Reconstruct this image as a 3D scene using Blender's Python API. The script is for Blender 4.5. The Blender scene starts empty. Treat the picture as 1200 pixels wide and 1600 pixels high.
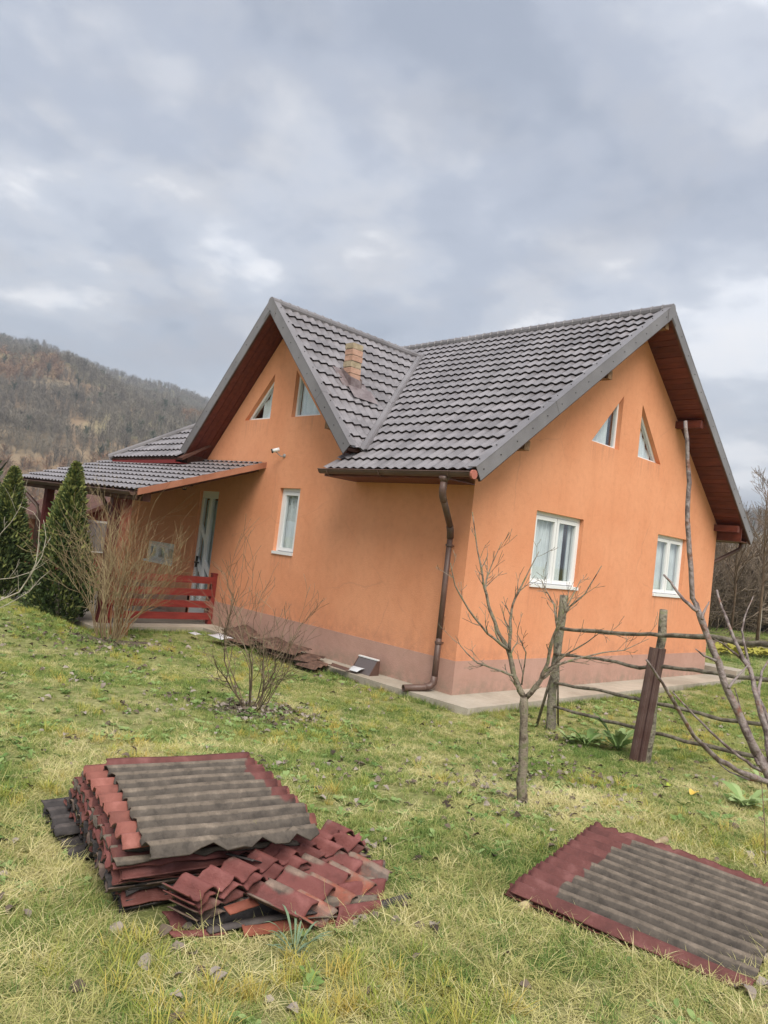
import bpy, math, random
import numpy as np
from mathutils import Vector, Matrix
from mathutils.geometry import tessellate_polygon

SC = bpy.context.scene
COL = SC.collection
rnd = random.Random(7)
NR = np.random.RandomState(5)

# ------------------------------------------------------------------ camera
CAM = np.array([-7.6787, -6.2990, 1.8191])
YAW, PITCH, ROLL, F = 0.7671, 0.0468, 0.1157, 1165.0

def cam_axes():
    f = np.array([math.cos(PITCH)*math.sin(YAW), math.cos(PITCH)*math.cos(YAW), math.sin(PITCH)])
    r = np.array([math.cos(YAW), -math.sin(YAW), 0.0])
    u = np.cross(r, f)
    return (math.cos(ROLL)*r+math.sin(ROLL)*u, -math.sin(ROLL)*r+math.cos(ROLL)*u, f)
CR, CU, CF = cam_axes()
cd = bpy.data.cameras.new('camera')
cam = bpy.data.objects.new('camera', cd)
COL.objects.link(cam)
M = Matrix.Identity(4)
for i in range(3):
    M[i][0] = CR[i]; M[i][1] = CU[i]; M[i][2] = -CF[i]; M[i][3] = CAM[i]
cam.matrix_world = M
cd.sensor_fit = 'HORIZONTAL'
cd.sensor_width = 36.0
cd.lens = F/1200*36.0
cd.clip_start = 0.05
cd.clip_end = 5000
SC.camera = cam

# ------------------------------------------------------------------ sky, sun, exposure
SUN_EL, SUN_AZ = math.radians(52), math.radians(212)     # azimuth clockwise from +Y
W = bpy.data.worlds.new('World')
SC.world = W
W.use_nodes = True
nt = W.node_tree
nt.nodes.clear()
def N(t, **kw):
    n = nt.nodes.new(t)
    for k, v in kw.items():
        if hasattr(n, k) and k not in ('Scale', 'Detail'):
            setattr(n, k, v)
    return n
out = N('ShaderNodeOutputWorld'); bg = N('ShaderNodeBackground')
sky = N('ShaderNodeTexSky'); sky.sky_type = 'NISHITA'; sky.sun_disc = False
sky.sun_elevation = SUN_EL; sky.sun_rotation = SUN_AZ
sky.air_density = 1.2; sky.dust_density = 2.5
skm = N('ShaderNodeVectorMath'); skm.operation = 'SCALE'; skm.inputs['Scale'].default_value = 0.08
nt.links.new(sky.outputs[0], skm.inputs[0])
tc = N('ShaderNodeTexCoord')
sep = N('ShaderNodeSeparateXYZ'); nt.links.new(tc.outputs['Generated'], sep.inputs[0])
za = N('ShaderNodeMath'); za.operation = 'MAXIMUM'; nt.links.new(sep.outputs[2], za.inputs[0]); za.inputs[1].default_value = 0.0
zb = N('ShaderNodeMath'); zb.operation = 'ADD'; nt.links.new(za.outputs[0], zb.inputs[0]); zb.inputs[1].default_value = 0.22
dx = N('ShaderNodeMath'); dx.operation = 'DIVIDE'; nt.links.new(sep.outputs[0], dx.inputs[0]); nt.links.new(zb.outputs[0], dx.inputs[1])
dy = N('ShaderNodeMath'); dy.operation = 'DIVIDE'; nt.links.new(sep.outputs[1], dy.inputs[0]); nt.links.new(zb.outputs[0], dy.inputs[1])
cmb = N('ShaderNodeCombineXYZ'); nt.links.new(dx.outputs[0], cmb.inputs[0]); nt.links.new(dy.outputs[0], cmb.inputs[1])
def noise(scale, detail, rough, dist, off=(0, 0, 0)):
    mp = N('ShaderNodeMapping'); mp.inputs['Location'].default_value = off
    nt.links.new(cmb.outputs[0], mp.inputs[0])
    n = N('ShaderNodeTexNoise'); n.inputs['Scale'].default_value = scale; n.inputs['Detail'].default_value = detail
    n.inputs['Roughness'].default_value = rough; n.inputs['Distortion'].default_value = dist
    nt.links.new(mp.outputs[0], n.inputs['Vector'])
    return n
def ramp(fac, stops, tree=None):
    t = tree or nt
    r = t.nodes.new('ShaderNodeValToRGB')
    r.color_ramp.interpolation = 'EASE'
    e = r.color_ramp.elements
    while len(e) < len(stops): e.new(0.5)
    for el, (p, c) in zip(e, stops):
        el.position = p; el.color = (*c, 1)
    t.links.new(fac, r.inputs[0])
    return r
n1 = noise(1.5, 7, 0.52, 0.12, (3.9, 1.5, 0))
n2 = noise(4.6, 9, 0.56, 0.15, (8.3, 2.2, 1))
mx = N('ShaderNodeMath'); mx.operation = 'MULTIPLY_ADD'
nt.links.new(n2.outputs[0], mx.inputs[0]); mx.inputs[1].default_value = 0.46; nt.links.new(n1.outputs[0], mx.inputs[2])
cr = ramp(mx.outputs[0], [(0.52, (0.118, 0.129, 0.154)), (0.65, (0.160, 0.170, 0.196)), (0.77, (0.215, 0.223, 0.244)), (0.90, (0.345, 0.347, 0.358))])
gap = ramp(n2.outputs[0], [(0.40, (0.16, 0.16, 0.16)), (0.70, (0.0, 0.0, 0.0))])
mixc = N('ShaderNodeMix'); mixc.data_type = 'RGBA'
nt.links.new(gap.outputs[0], mixc.inputs['Factor'])
nt.links.new(cr.outputs[0], mixc.inputs['A']); nt.links.new(skm.outputs[0], mixc.inputs['B'])
nt.links.new(mixc.outputs['Result'], bg.inputs[0]); bg.inputs[1].default_value = 1.0
nt.links.new(bg.outputs[0], out.inputs[0])

sl = bpy.data.lights.new('sun', 'SUN'); sl.energy = 1.5; sl.angle = math.radians(38); sl.color = (1.0, 0.95, 0.86)
sun = bpy.data.objects.new('sun', sl); COL.objects.link(sun)
sd = Vector((math.sin(SUN_AZ)*math.cos(SUN_EL), math.cos(SUN_AZ)*math.cos(SUN_EL), math.sin(SUN_EL)))
sun.rotation_euler = sd.to_track_quat('Z', 'Y').to_euler()
sun.location = (-10, -10, 20)
SC.view_settings.view_transform = 'Standard'
SC.view_settings.look = 'None'
SC.view_settings.gamma = 1
SC.view_settings.use_curve_mapping = False
SC.view_settings.exposure = 1.74
SC.render.engine = 'CYCLES'
SC.cycles.max_bounces = 6
SC.cycles.diffuse_bounces = 3
SC.cycles.transparent_max_bounces = 8

# ------------------------------------------------------------------ helpers
def smooth(t):
    t = np.clip(t, 0, 1); return t*t*(3-2*t)
def gz(x, y):
    dx_ = np.maximum(np.maximum(-x, x-8.0), 0); dy_ = np.maximum(np.maximum(-y, y-10.0), 0)
    d = np.hypot(dx_, dy_)
    side = smooth((6.0-np.minimum(x, 0)*0 - np.maximum(x, y-2)) / 8.0)
    base = -0.10 + 0.30*smooth((d-0.8)/5.5)*side
    bump = 0.022*np.sin(x*1.7+y*0.6+1)*np.sin(y*1.3-x*0.4)+0.010*np.sin(x*4.1+0.4)*np.sin(y*3.7+2)
    mound = 0.24*smooth((-x-2.5)/0.7)*smooth((y-3.6)/2.5)*smooth((14-y)/4)
    return base + mound + bump*smooth((d-0.5)/2.0)
def ray(px, py):
    return CR*((px-600)/F) - CU*((py-800)/F) + CF
def G(px, py, dz=0.0):
    d = ray(px, py); z = 0.0
    for _ in range(30):
        t = (z-CAM[2])/d[2]; p = CAM+t*d; z = float(gz(p[0], p[1]))+dz
    return np.array([p[0], p[1], z])
def D(px, py, dep):                       # the point at forward depth dep seen at px, py
    return CAM + ray(px, py)*dep
def depth(p): return float((np.array(p)-CAM) @ CF)
def H(px, py, z):
    d = ray(px, py); return CAM + d*(z-CAM[2])/d[2]

def tag(o, label=None, cat=None, group=None, kind=None):
    if label: o['label'] = label
    if cat: o['category'] = cat
    if group: o['group'] = group
    if kind: o['kind'] = kind
    return o
def link(name, me, parent=None, loc=None):
    o = bpy.data.objects.new(name, me); COL.objects.link(o)
    if parent is not None: o.parent = parent
    if loc is not None: o.location = loc
    return o
def empty(name, loc=(0, 0, 0), rz=0.0):
    o = bpy.data.objects.new(name, None); COL.objects.link(o)
    o.location = loc; o.rotation_euler = (0, 0, rz); o.empty_display_size = 0.1
    return o

class MB:
    """collects geometry for ONE mesh object"""
    def __init__(s): s.v = []; s.f = []; s.mi = []
    def add(s, vs, fs, mi=0):
        b = len(s.v); s.v.extend([tuple(map(float, p)) for p in vs])
        for f in fs: s.f.append(tuple(b+i for i in f)); s.mi.append(mi)
    def obox(s, c, ax, ay, az, mi=0):       # centre and three half-axis vectors
        c, ax, ay, az = map(np.array, (c, ax, ay, az)); vs = []
        for k in (-1, 1):
            for j in (-1, 1):
                for i in (-1, 1): vs.append(c+ax*i+ay*j+az*k)
        s.add(vs, [(0, 2, 3, 1), (4, 5, 7, 6), (0, 1, 5, 4), (2, 6, 7, 3), (0, 4, 6, 2), (1, 3, 7, 5)], mi)
    def box(s, a, b, mi=0):
        a = np.array(a, float); b = np.array(b, float); c = (a+b)/2; h = (b-a)/2
        s.obox(c, (h[0], 0, 0), (0, h[1], 0), (0, 0, h[2]), mi)
    def tube(s, pts, rad, n=6, mi=0, cap=True, ph=0.0):
        pts = np.array(pts, float); m = len(pts)
        if np.isscalar(rad): rad = [rad]*m
        up = np.array([0.13, 0.31, 0.94]); vs = []
        for i in range(m):
            t = pts[min(i+1, m-1)]-pts[max(i-1, 0)]; t = t/(np.linalg.norm(t)+1e-12)
            a = np.cross(t, up); na = np.linalg.norm(a)
            if na < 1e-3: a = np.cross(t, (1, 0, 0)); na = np.linalg.norm(a)
            a /= na; b = np.cross(t, a)
            for k in range(n):
                q = 2*math.pi*k/n+ph; vs.append(pts[i]+rad[i]*(math.cos(q)*a+math.sin(q)*b))
        fs = [(i*n+k, i*n+(k+1) % n, (i+1)*n+(k+1) % n, (i+1)*n+k) for i in range(m-1) for k in range(n)]
        if cap: fs += [tuple(range(n))[::-1], tuple((m-1)*n+k for k in range(n))]
        s.add(vs, fs, mi)
    def prism(s, poly, d, mi=0):            # planar polygon (3-D points) extruded by the vector d
        poly = [np.array(p, float) for p in poly]; d = np.array(d, float); n = len(poly)
        vs = poly+[p+d for p in poly]
        fs = [tuple(range(n))[::-1], tuple(range(n, 2*n))]+[(i, (i+1) % n, n+(i+1) % n, n+i) for i in range(n)]
        s.add(vs, fs, mi)
    def build(s, name, mats, parent=None, smooth_=False, loc=None):
        me = bpy.data.meshes.new(name)
        vs = s.v
        if loc is not None: vs = [(a-loc[0], b-loc[1], c-loc[2]) for a, b, c in s.v]
        me.from_pydata(vs, [], s.f)
        if not isinstance(mats, (list, tuple)): mats = [mats]
        for m in mats: me.materials.append(m)
        if len(mats) > 1: me.polygons.foreach_set('material_index', s.mi)
        if smooth_: me.polygons.foreach_set('use_smooth', [True]*len(me.polygons))
        me.update()
        return link(name, me, parent, loc)

# ------------------------------------------------------------------ materials
def hexl(r, g, b):                          # sRGB 0-255 -> linear
    f = lambda c: (c/255/12.92) if c <= 10 else ((c/255+0.055)/1.055)**2.4
    return (f(r), f(g), f(b))
def mat(name, col, rough=0.7, col2=None, nscale=4.0, ndetail=6, nlo=0.35, nhi=0.65, bump=0.0, bscale=40.0, metal=0.0,
        coord='Object', rand=0.0, stretch=None, col3=None, spec=0.4, extra=None, trans=0.0):
    m = bpy.data.materials.new(name); m.use_nodes = True
    t = m.node_tree; b = t.nodes['Principled BSDF']
    b.inputs['Roughness'].default_value = rough; b.inputs['Metallic'].default_value = metal
    b.inputs['Specular IOR Level'].default_value = spec
    b.inputs['Base Color'].default_value = (*col, 1)
    tcn = t.nodes.new('ShaderNodeTexCoord'); src = tcn.outputs[coord if coord != 'World' else 'Object']
    if coord == 'World':
        src = t.nodes.new('ShaderNodeNewGeometry').outputs['Position']
    if stretch:
        mp = t.nodes.new('ShaderNodeMapping'); mp.inputs['Scale'].default_value = stretch
        t.links.new(src, mp.inputs[0]); src = mp.outputs[0]
    last = None
    if col2:
        n = t.nodes.new('ShaderNodeTexNoise'); n.inputs['Scale'].default_value = nscale; n.inputs['Detail'].default_value = ndetail
        n.inputs['Roughness'].default_value = 0.6
        t.links.new(src, n.inputs['Vector'])
        st = [(nlo, col), (nhi, col2)] if not col3 else [(nlo, col), ((nlo+nhi)/2, col2), (nhi, col3)]
        r = ramp(n.outputs[0], st, t); last = r.outputs[0]
    if rand:
        oi = t.nodes.new('ShaderNodeObjectInfo')
        hs = t.nodes.new('ShaderNodeHueSaturation')
        mr = t.nodes.new('ShaderNodeMapRange'); mr.inputs[3].default_value = 1-rand; mr.inputs[4].default_value = 1+rand
        t.links.new(oi.outputs['Random'], mr.inputs[0]); t.links.new(mr.outputs[0], hs.inputs['Value'])
        if last: t.links.new(last, hs.inputs['Color'])
        else: hs.inputs['Color'].default_value = (*col, 1)
        last = hs.outputs[0]
    if last: t.links.new(last, b.inputs['Base Color'])
    if bump:
        n = t.nodes.new('ShaderNodeTexNoise'); n.inputs['Scale'].default_value = bscale; n.inputs['Detail'].default_value = 5
        t.links.new(src, n.inputs['Vector'])
        bp = t.nodes.new('ShaderNodeBump'); bp.inputs['Strength'].default_value = bump; bp.inputs['Distance'].default_value = 0.02
        t.links.new(n.outputs[0], bp.inputs['Height']); t.links.new(bp.outputs[0], b.inputs['Normal'])
    if trans:                                # thin leaves let light through
        tr = t.nodes.new('ShaderNodeBsdfTranslucent'); ms = t.nodes.new('ShaderNodeMixShader'); ms.inputs[0].default_value = trans
        if last: t.links.new(last, tr.inputs[0])
        else: tr.inputs[0].default_value = (*col, 1)
        o = t.nodes['Material Output']
        t.links.new(b.outputs[0], ms.inputs[1]); t.links.new(tr.outputs[0], ms.inputs[2]); t.links.new(ms.outputs[0], o.inputs[0])
    return m

def render_coat(name, c1, c2, dirt, zlo, zhi, amt, stains=()):
    """trowelled, painted render with faint blotches, rain streaks and rising dirt between two heights"""
    m = bpy.data.materials.new(name); m.use_nodes = True; t = m.node_tree; b = t.nodes['Principled BSDF']
    b.inputs['Roughness'].default_value = 0.92; b.inputs['Specular IOR Level'].default_value = 0.15
    tcn = t.nodes.new('ShaderNodeTexCoord')
    def nz(sc, d, st=(1, 1, 1), r_=0.6):
        mp_ = t.nodes.new('ShaderNodeMapping'); mp_.inputs['Scale'].default_value = st; t.links.new(tcn.outputs['Object'], mp_.inputs[0])
        n = t.nodes.new('ShaderNodeTexNoise'); n.inputs['Scale'].default_value = sc; n.inputs['Detail'].default_value = d; n.inputs['Roughness'].default_value = r_
        t.links.new(mp_.outputs[0], n.inputs['Vector']); return n.outputs[0]
    def mixc_(f, a, b_, mode='MIX'):
        k = t.nodes.new('ShaderNodeMix'); k.data_type = 'RGBA'; k.blend_type = mode
        if isinstance(f, float): k.inputs['Factor'].default_value = f
        else: t.links.new(f, k.inputs['Factor'])
        for s_, v in (('A', a), ('B', b_)):
            if isinstance(v, tuple): k.inputs[s_].default_value = (*v, 1)
            else: t.links.new(v, k.inputs[s_])
        return k.outputs['Result']
    base_ = ramp(nz(.8, 6), [(.32, c1), (.68, c2)], t).outputs[0]
    streak = ramp(nz(1.0, 7, (2.6, 2.6, .30)), [(.34, (.93, .915, .90)), (.50, (1, 1, 1))], t).outputs[0]
    base_ = mixc_(.55, base_, streak, 'MULTIPLY')
    fine = ramp(nz(9, 8, r_=.7), [(.30, (.93, .92, .91)), (.55, (1, 1, 1)), (.75, (1.04, 1.04, 1.04))], t).outputs[0]
    base_ = mixc_(1.0, base_, fine, 'MULTIPLY')
    sp = t.nodes.new('ShaderNodeSeparateXYZ'); t.links.new(tcn.outputs['Object'], sp.inputs[0])
    mr = t.nodes.new('ShaderNodeMapRange'); mr.inputs[1].default_value = zlo; mr.inputs[2].default_value = zhi; mr.inputs[3].default_value = amt; mr.inputs[4].default_value = 0.0; t.links.new(sp.outputs[2], mr.inputs[0])
    mu = t.nodes.new('ShaderNodeMath'); mu.operation = 'MULTIPLY'; t.links.new(mr.outputs[0], mu.inputs[0]); t.links.new(ramp(nz(5, 8, r_=.75), [(.35, (0, 0, 0)), (.65, (1, 1, 1))], t).outputs[0], mu.inputs[1])
    base_ = mixc_(mu.outputs[0], base_, dirt)
    def mrange(src, a, b_, lo=0.0, hi=1.0):
        q = t.nodes.new('ShaderNodeMapRange'); q.interpolation_type = 'SMOOTHSTEP'; q.inputs[1].default_value = a; q.inputs[2].default_value = b_; q.inputs[3].default_value = lo; q.inputs[4].default_value = hi; t.links.new(src, q.inputs[0]); return q.outputs[0]
    def mul(a, b_):
        q = t.nodes.new('ShaderNodeMath'); q.operation = 'MULTIPLY'; t.links.new(a, q.inputs[0])
        if isinstance(b_, float): q.inputs[1].default_value = b_
        else: t.links.new(b_, q.inputs[1])
        return q.outputs[0]
    drip = ramp(nz(1.0, 5, (16, 16, .6), .7), [(.44, (0, 0, 0)), (.66, (1, 1, 1))], t).outputs[0]
    for ax, lo_, hi_, top_, ln in stains:         # rain drips below a sill: axis, from, to, sill height, length
        a_ = sp.outputs[ax]
        msk = mul(mul(mrange(a_, lo_-.04, lo_+.04), mrange(a_, hi_-.04, hi_+.04, 1.0, 0.0)), mul(mrange(sp.outputs[2], top_-ln, top_-.05), mrange(sp.outputs[2], top_-.01, top_+.0, 1.0, 0.0)))
        base_ = mixc_(mul(mul(msk, drip), .34), base_, dirt)
    vo = t.nodes.new('ShaderNodeTexVoronoi'); vo.feature = 'DISTANCE_TO_EDGE'; vo.inputs['Scale'].default_value = .55
    wv_n = t.nodes.new('ShaderNodeMix'); wv_n.data_type = 'RGBA'; wv_n.inputs['Factor'].default_value = .12; t.links.new(tcn.outputs['Object'], wv_n.inputs['A'])
    wn = t.nodes.new('ShaderNodeTexNoise'); wn.inputs['Scale'].default_value = 3; wn.inputs['Detail'].default_value = 6; t.links.new(tcn.outputs['Object'], wn.inputs['Vector']); t.links.new(wn.outputs['Color'], wv_n.inputs['B'])
    t.links.new(wv_n.outputs['Result'], vo.inputs['Vector'])
    crk = mul(mrange(vo.outputs['Distance'], 0.0, .006, 1.0, 0.0), ramp(nz(.7, 4), [(.50, (0, 0, 0)), (.60, (1, 1, 1))], t).outputs[0])
    base_ = mixc_(mul(crk, .22), base_, dirt)
    t.links.new(base_, b.inputs['Base Color'])
    bp = t.nodes.new('ShaderNodeBump'); bp.inputs['Strength'].default_value = 0.22; bp.inputs['Distance'].default_value = 0.02; t.links.new(nz(38, 6, (1, 1, 1.6)), bp.inputs['Height'])
    b2 = t.nodes.new('ShaderNodeBump'); b2.inputs['Strength'].default_value = 0.22; b2.inputs['Distance'].default_value = 0.05; t.links.new(nz(2.2, 4), b2.inputs['Height']); t.links.new(bp.outputs[0], b2.inputs['Normal'])
    t.links.new(b2.outputs[0], b.inputs['Normal']); return m
ORANGE = render_coat('orange_render', (0.70, 0.298, 0.160), (0.75, 0.340, 0.190), (.40, .19, .125), .44, .85, .5, ((0, 1.46, 2.82, 1.49, .55), (0, 5.34, 6.60, 1.50, .5), (1, 3.72, 4.34, 1.49, .5), (1, 3.44, 4.26, 3.88, .4), (1, 4.9, 5.72, 3.88, .4), (0, 2.77, 3.66, 3.88, .4), (0, 4.3, 5.2, 3.88, .4)))
PLINTH = render_coat('plinth_render', (0.44, 0.26, 0.205), (0.50, 0.305, 0.245), (.25, .20, .15), -.02, .26, .9)
CONC = render_coat('concrete', (0.33, 0.29, 0.235), (0.47, 0.42, 0.35), (.13, .11, .08), -.14, .02, 1.0)
METAL = mat('roof_metal', (0.150, 0.138, 0.144), 0.33, (0.240, 0.222, 0.232), 1.7, 10, 0.36, 0.64, bump=0.12, bscale=5, spec=0.55, coord='World', stretch=(1, 2.2, 1))
TRIM = mat('trim_metal', (0.150, 0.138, 0.142), 0.33, (0.215, 0.200, 0.207), 1.1, 5, 0.35, 0.7, spec=0.55)
BROWN = mat('brown_gutter_metal', (0.095, 0.052, 0.040), 0.5, (0.13, 0.075, 0.058), 2.5, 4, 0.4, 0.7, spec=0.5)
WHITE = mat('white_plastic', (0.78, 0.78, 0.78), 0.4, spec=0.5)
REDWOOD = mat('red_stained_wood', (0.17, 0.022, 0.018), 0.6, (0.25, 0.035, 0.027), 3.0, 6, 0.3, 0.7, bump=0.2, bscale=20, stretch=(1, 1, 6))
SOFFIT = mat('mahogany_boards', (0.085, 0.018, 0.011), 0.5, (0.14, 0.033, 0.019), 4.0, 6, 0.3, 0.7, rand=0.16, stretch=(4, 1, 4), coord='World')
DARKW = mat('dark_wood', (0.07, 0.028, 0.018), 0.7, (0.11, 0.045, 0.03), 4.0)
BEAMEND = mat('beam_wood', (0.16, 0.085, 0.04), 0.8, (0.26, 0.15, 0.08), 12.0, bump=0.3)
ORTRIM = mat('terracotta_trim', (0.30, 0.12, 0.07), 0.6, (0.40, 0.18, 0.11), 2.0)
BLACK = mat('black_metal', (0.02, 0.02, 0.02), 0.4)
CURT = mat('sheer_curtain', (0.74, 0.76, 0.77), 0.9, (0.84, 0.86, 0.87), 3.0, trans=0.1)
DARKROOM = mat('dark_room', (0.035, 0.03, 0.028), 0.9)
BARKG = mat('grey_bark', (0.10, 0.08, 0.06), 0.9, (0.23, 0.20, 0.15), 14, 6, 0.35, 0.65, bump=0.5, bscale=60)
BARKM = mat('mossy_bark', (0.10, 0.085, 0.065), 0.9, (0.24, 0.21, 0.16), 14, 8, 0.35, 0.65, bump=0.9, bscale=50, col3=(0.20, 0.20, 0.11))
TWIG = mat('pale_twigs', (0.17, 0.115, 0.06), 0.85, (0.34, 0.27, 0.15), 3, 4, 0.3, 0.7)
TWIGB = mat('brown_twigs', (0.13, 0.085, 0.055), 0.85, (0.24, 0.17, 0.11), 3, 4, 0.3, 0.7)
TWIGR = mat('smooth_purple_bark', (0.10, 0.068, 0.062), 0.5, (0.24, 0.195, 0.18), 18, 8, 0.38, 0.68, bump=0.5, bscale=60, col3=(0.17, 0.075, 0.045))

def glass():
    m = bpy.data.materials.new('window_glass'); m.use_nodes = True; t = m.node_tree
    t.nodes.remove(t.nodes['Principled BSDF'])
    gl = t.nodes.new('ShaderNodeBsdfGlossy'); gl.inputs['Roughness'].default_value = 0.02; gl.inputs[0].default_value = (0.9, 0.94, 1, 1)
    tr = t.nodes.new('ShaderNodeBsdfTransparent'); tr.inputs[0].default_value = (0.95, 0.97, 0.97, 1)
    lw = t.nodes.new('ShaderNodeLayerWeight'); pw = t.nodes.new('ShaderNodeMath'); pw.operation = 'POWER'; pw.inputs[1].default_value = 4.0
    t.links.new(lw.outputs['Facing'], pw.inputs[0])
    mr = t.nodes.new('ShaderNodeMapRange'); mr.inputs[3].default_value = 0.07; mr.inputs[4].default_value = 0.9
    t.links.new(pw.outputs[0], mr.inputs[0])
    ms = t.nodes.new('ShaderNodeMixShader'); t.links.new(mr.outputs[0], ms.inputs[0])
    t.links.new(tr.outputs[0], ms.inputs[1]); t.links.new(gl.outputs[0], ms.inputs[2])
    t.links.new(ms.outputs[0], t.nodes['Material Output'].inputs[0])
    return m
GLASS = glass()

def ground_mat():
    m = bpy.data.materials.new('lawn_soil'); m.use_nodes = True; t = m.node_tree; b = t.nodes['Principled BSDF']
    b.inputs['Roughness'].default_value = 1.0; b.inputs['Specular IOR Level'].default_value = 0.1
    tcn = t.nodes.new('ShaderNodeTexCoord')
    def nz(s, d, r=0.6):
        n = t.nodes.new('ShaderNodeTexNoise'); n.inputs['Scale'].default_value = s; n.inputs['Detail'].default_value = d; n.inputs['Roughness'].default_value = r
        t.links.new(tcn.outputs['Object'], n.inputs['Vector']); return n
    a = ramp(nz(0.55, 6).outputs[0], [(0.35, (0.16, 0.21, 0.06)), (0.52, (0.24, 0.26, 0.09)), (0.68, (0.36, 0.33, 0.16))], t)
    c = ramp(nz(16, 8, 0.7).outputs[0], [(0.38, (0.085, 0.075, 0.04)), (0.50, (0.22, 0.22, 0.09)), (0.64, (0.44, 0.41, 0.22))], t)
    mi = t.nodes.new('ShaderNodeMix'); mi.data_type = 'RGBA'; mi.inputs['Factor'].default_value = 0.5
    t.links.new(a.outputs[0], mi.inputs['A']); t.links.new(c.outputs[0], mi.inputs['B'])
    t.links.new(mi.outputs['Result'], b.inputs['Base Color'])
    n = nz(30, 8, 0.7); bp = t.nodes.new('ShaderNodeBump'); bp.inputs['Strength'].default_value = 0.8; bp.inputs['Distance'].default_value = 0.03
    t.links.new(n.outputs[0], bp.inputs['Height']); t.links.new(bp.outputs[0], b.inputs['Normal'])
    return m
LAWN = ground_mat()

# ------------------------------------------------------------------ ground sheet reaching the horizon
def grid_mesh(name, X, Y, Z, m, kind=None, smooth_=True):
    a, b = X.shape
    me = bpy.data.meshes.new(name)
    vs = np.stack([X, Y, Z], -1).reshape(-1, 3)
    idx = np.arange(a*b).reshape(a, b)
    fs = np.stack([idx[:-1, :-1], idx[1:, :-1], idx[1:, 1:], idx[:-1, 1:]], -1).reshape(-1, 4)
    me.vertices.add(len(vs)); me.vertices.foreach_set('co', vs.ravel())
    me.loops.add(fs.size); me.loops.foreach_set('vertex_index', fs.ravel())
    me.polygons.add(len(fs)); me.polygons.foreach_set('loop_start', np.arange(len(fs))*4)
    me.polygons.foreach_set('use_smooth', np.ones(len(fs), bool))
    me.materials.append(m); me.update(calc_edges=True); me.validate()
    o = link(name, me)
    if kind: o['kind'] = kind
    return o
def axis(c, fine, n1, far):
    a = np.concatenate([np.linspace(-fine, fine, n1), fine+np.geomspace(0.4, far, 30)])
    a = np.concatenate([-(fine+np.geomspace(0.4, far, 30))[::-1], np.linspace(-fine, fine, n1), fine+np.geomspace(0.4, far, 30)])
    return a+c
ax_, ay_ = axis(-2, 12, 120, 1400), axis(0, 12, 120, 1400)
X, Y = np.meshgrid(ax_, ay_, indexing='ij')
grid_mesh('ground', X, Y, gz(X, Y), LAWN, 'structure')

# concrete apron round the house and porch floor
ap = MB()
def slab(poly, z0, z1):
    p = [(x, y, z0) for x, y in poly]; ap.prism(p, (0, 0, z1-z0))
slab([(-0.42, -0.62), (7.6, -0.56), (8.5, -0.55), (8.5, 0.1), (0.02, 0.1), (0.02, 5.6), (-0.40, 5.6), (-0.44, 2.2), (-0.47, 0.8)], -0.22, -0.004)
slab([(-2.45, 5.6), (0.02, 5.6), (0.02, 11.0), (-2.45, 11.0)], -0.25, 0.002)
slab([(8.5, -0.45), (9.1, -0.4), (9.1, 1.5), (8.5, 1.5)], -0.2, 0.12)
ap.build('concrete_apron', CONC)['kind'] = 'structure'

# ================================================================== HOUSE
HW = 7.966
YC, ZC, SC_ = 4.577, 5.82, 1.05              # cross gable ridge
RX, RZ, SM = 3.983, 6.295, 0.745             # main ridge, left pitch
SR = (6.295-2.84)/(8.45-RX)                  # right pitch
XE, ZE = -0.63, 2.86
def zmain(x): return ZE+SM*(x-XE)
def zright(x): return RZ-SR*(x-RX)
def zcross(y): return ZC-SC_*abs(y-YC)
house = empty('house', (0, 0, 0))
tag(house, 'orange rendered village house with grey metal tile roof, cross gable and lean-to porch', 'house')

REC = 0.115
def wall_with_holes(b, outer, holes, to3, inward, depth):
    loops = [[Vector((p[0], p[1], 0)) for p in outer]]+[[Vector((p[0], p[1], 0)) for p in h] for h in holes]
    tris = tessellate_polygon(loops); flat = [p for l in loops for p in l]
    b.add([to3(p.x, p.y) for p in flat], [tuple(t) for t in tris])
    for h in holes:
        n = len(h)
        for i in range(n):
            a, c = to3(*h[i]), to3(*h[(i+1) % n])
            b.add([a, c, np.array(c)+inward*depth, np.array(a)+inward*depth], [(0, 1, 2, 3)])
T = 0.17                                     # roof build-up measured upright
w1 = (1.483, 2.793, 1.496, 2.616); w2 = (5.367, 6.571, 1.507, 2.635)
gc = HW/2
tA = [(gc-1.209, 3.883), (gc-0.334, 3.883), (gc-0.334, 4.803)]
tB = [(gc+0.334, 3.883), (gc+1.209, 3.883), (gc+0.334, 4.803)]
rect = lambda a: [(a[0], a[2]), (a[1], a[2]), (a[1], a[3]), (a[0], a[3])]
PZ = 0.441
wb = MB()
outer = [(0, PZ), (HW, PZ), (HW, zright(HW)-T), (RX, RZ-T), (0, zmain(0)-T)]
wall_with_holes(wb, outer, [rect(w1), rect(w2), tA, tB], lambda u, z: (u, 0, z), np.array([0, 1, 0]), REC)
wb.build('gable_wall', ORANGE, house)
w3 = (3.744, 4.322, 1.494, 2.638); door = (6.285, 6.985, 0.02, 2.52); w4 = (7.75, 9.0, 0.93, 1.38)
sC = [(YC-1.132, 3.885), (YC-0.32, 3.885), (YC-0.32, 4.713)]
sD = [(YC+0.32, 3.885), (YC+1.132, 3.885), (YC+0.32, 4.713)]
wb = MB(); TT = 0.24
yl0 = YC-(ZC-TT-(zmain(0)-T))/SC_
outer = [(0, PZ), (door[0], PZ), (door[0], door[3]), (door[1], door[3]), (door[1], PZ), (9.9, PZ), (9.9, 2.95), (7.04, 2.95), (7.04, zcross(7.04)-TT), (YC, ZC-TT), (yl0, zmain(0)-T), (0, zmain(0)-T)]
wall_with_holes(wb, outer, [rect(w3), rect(w4), sC, sD], lambda u, z: (0, u, z), np.array([1, 0, 0]), REC)
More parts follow.
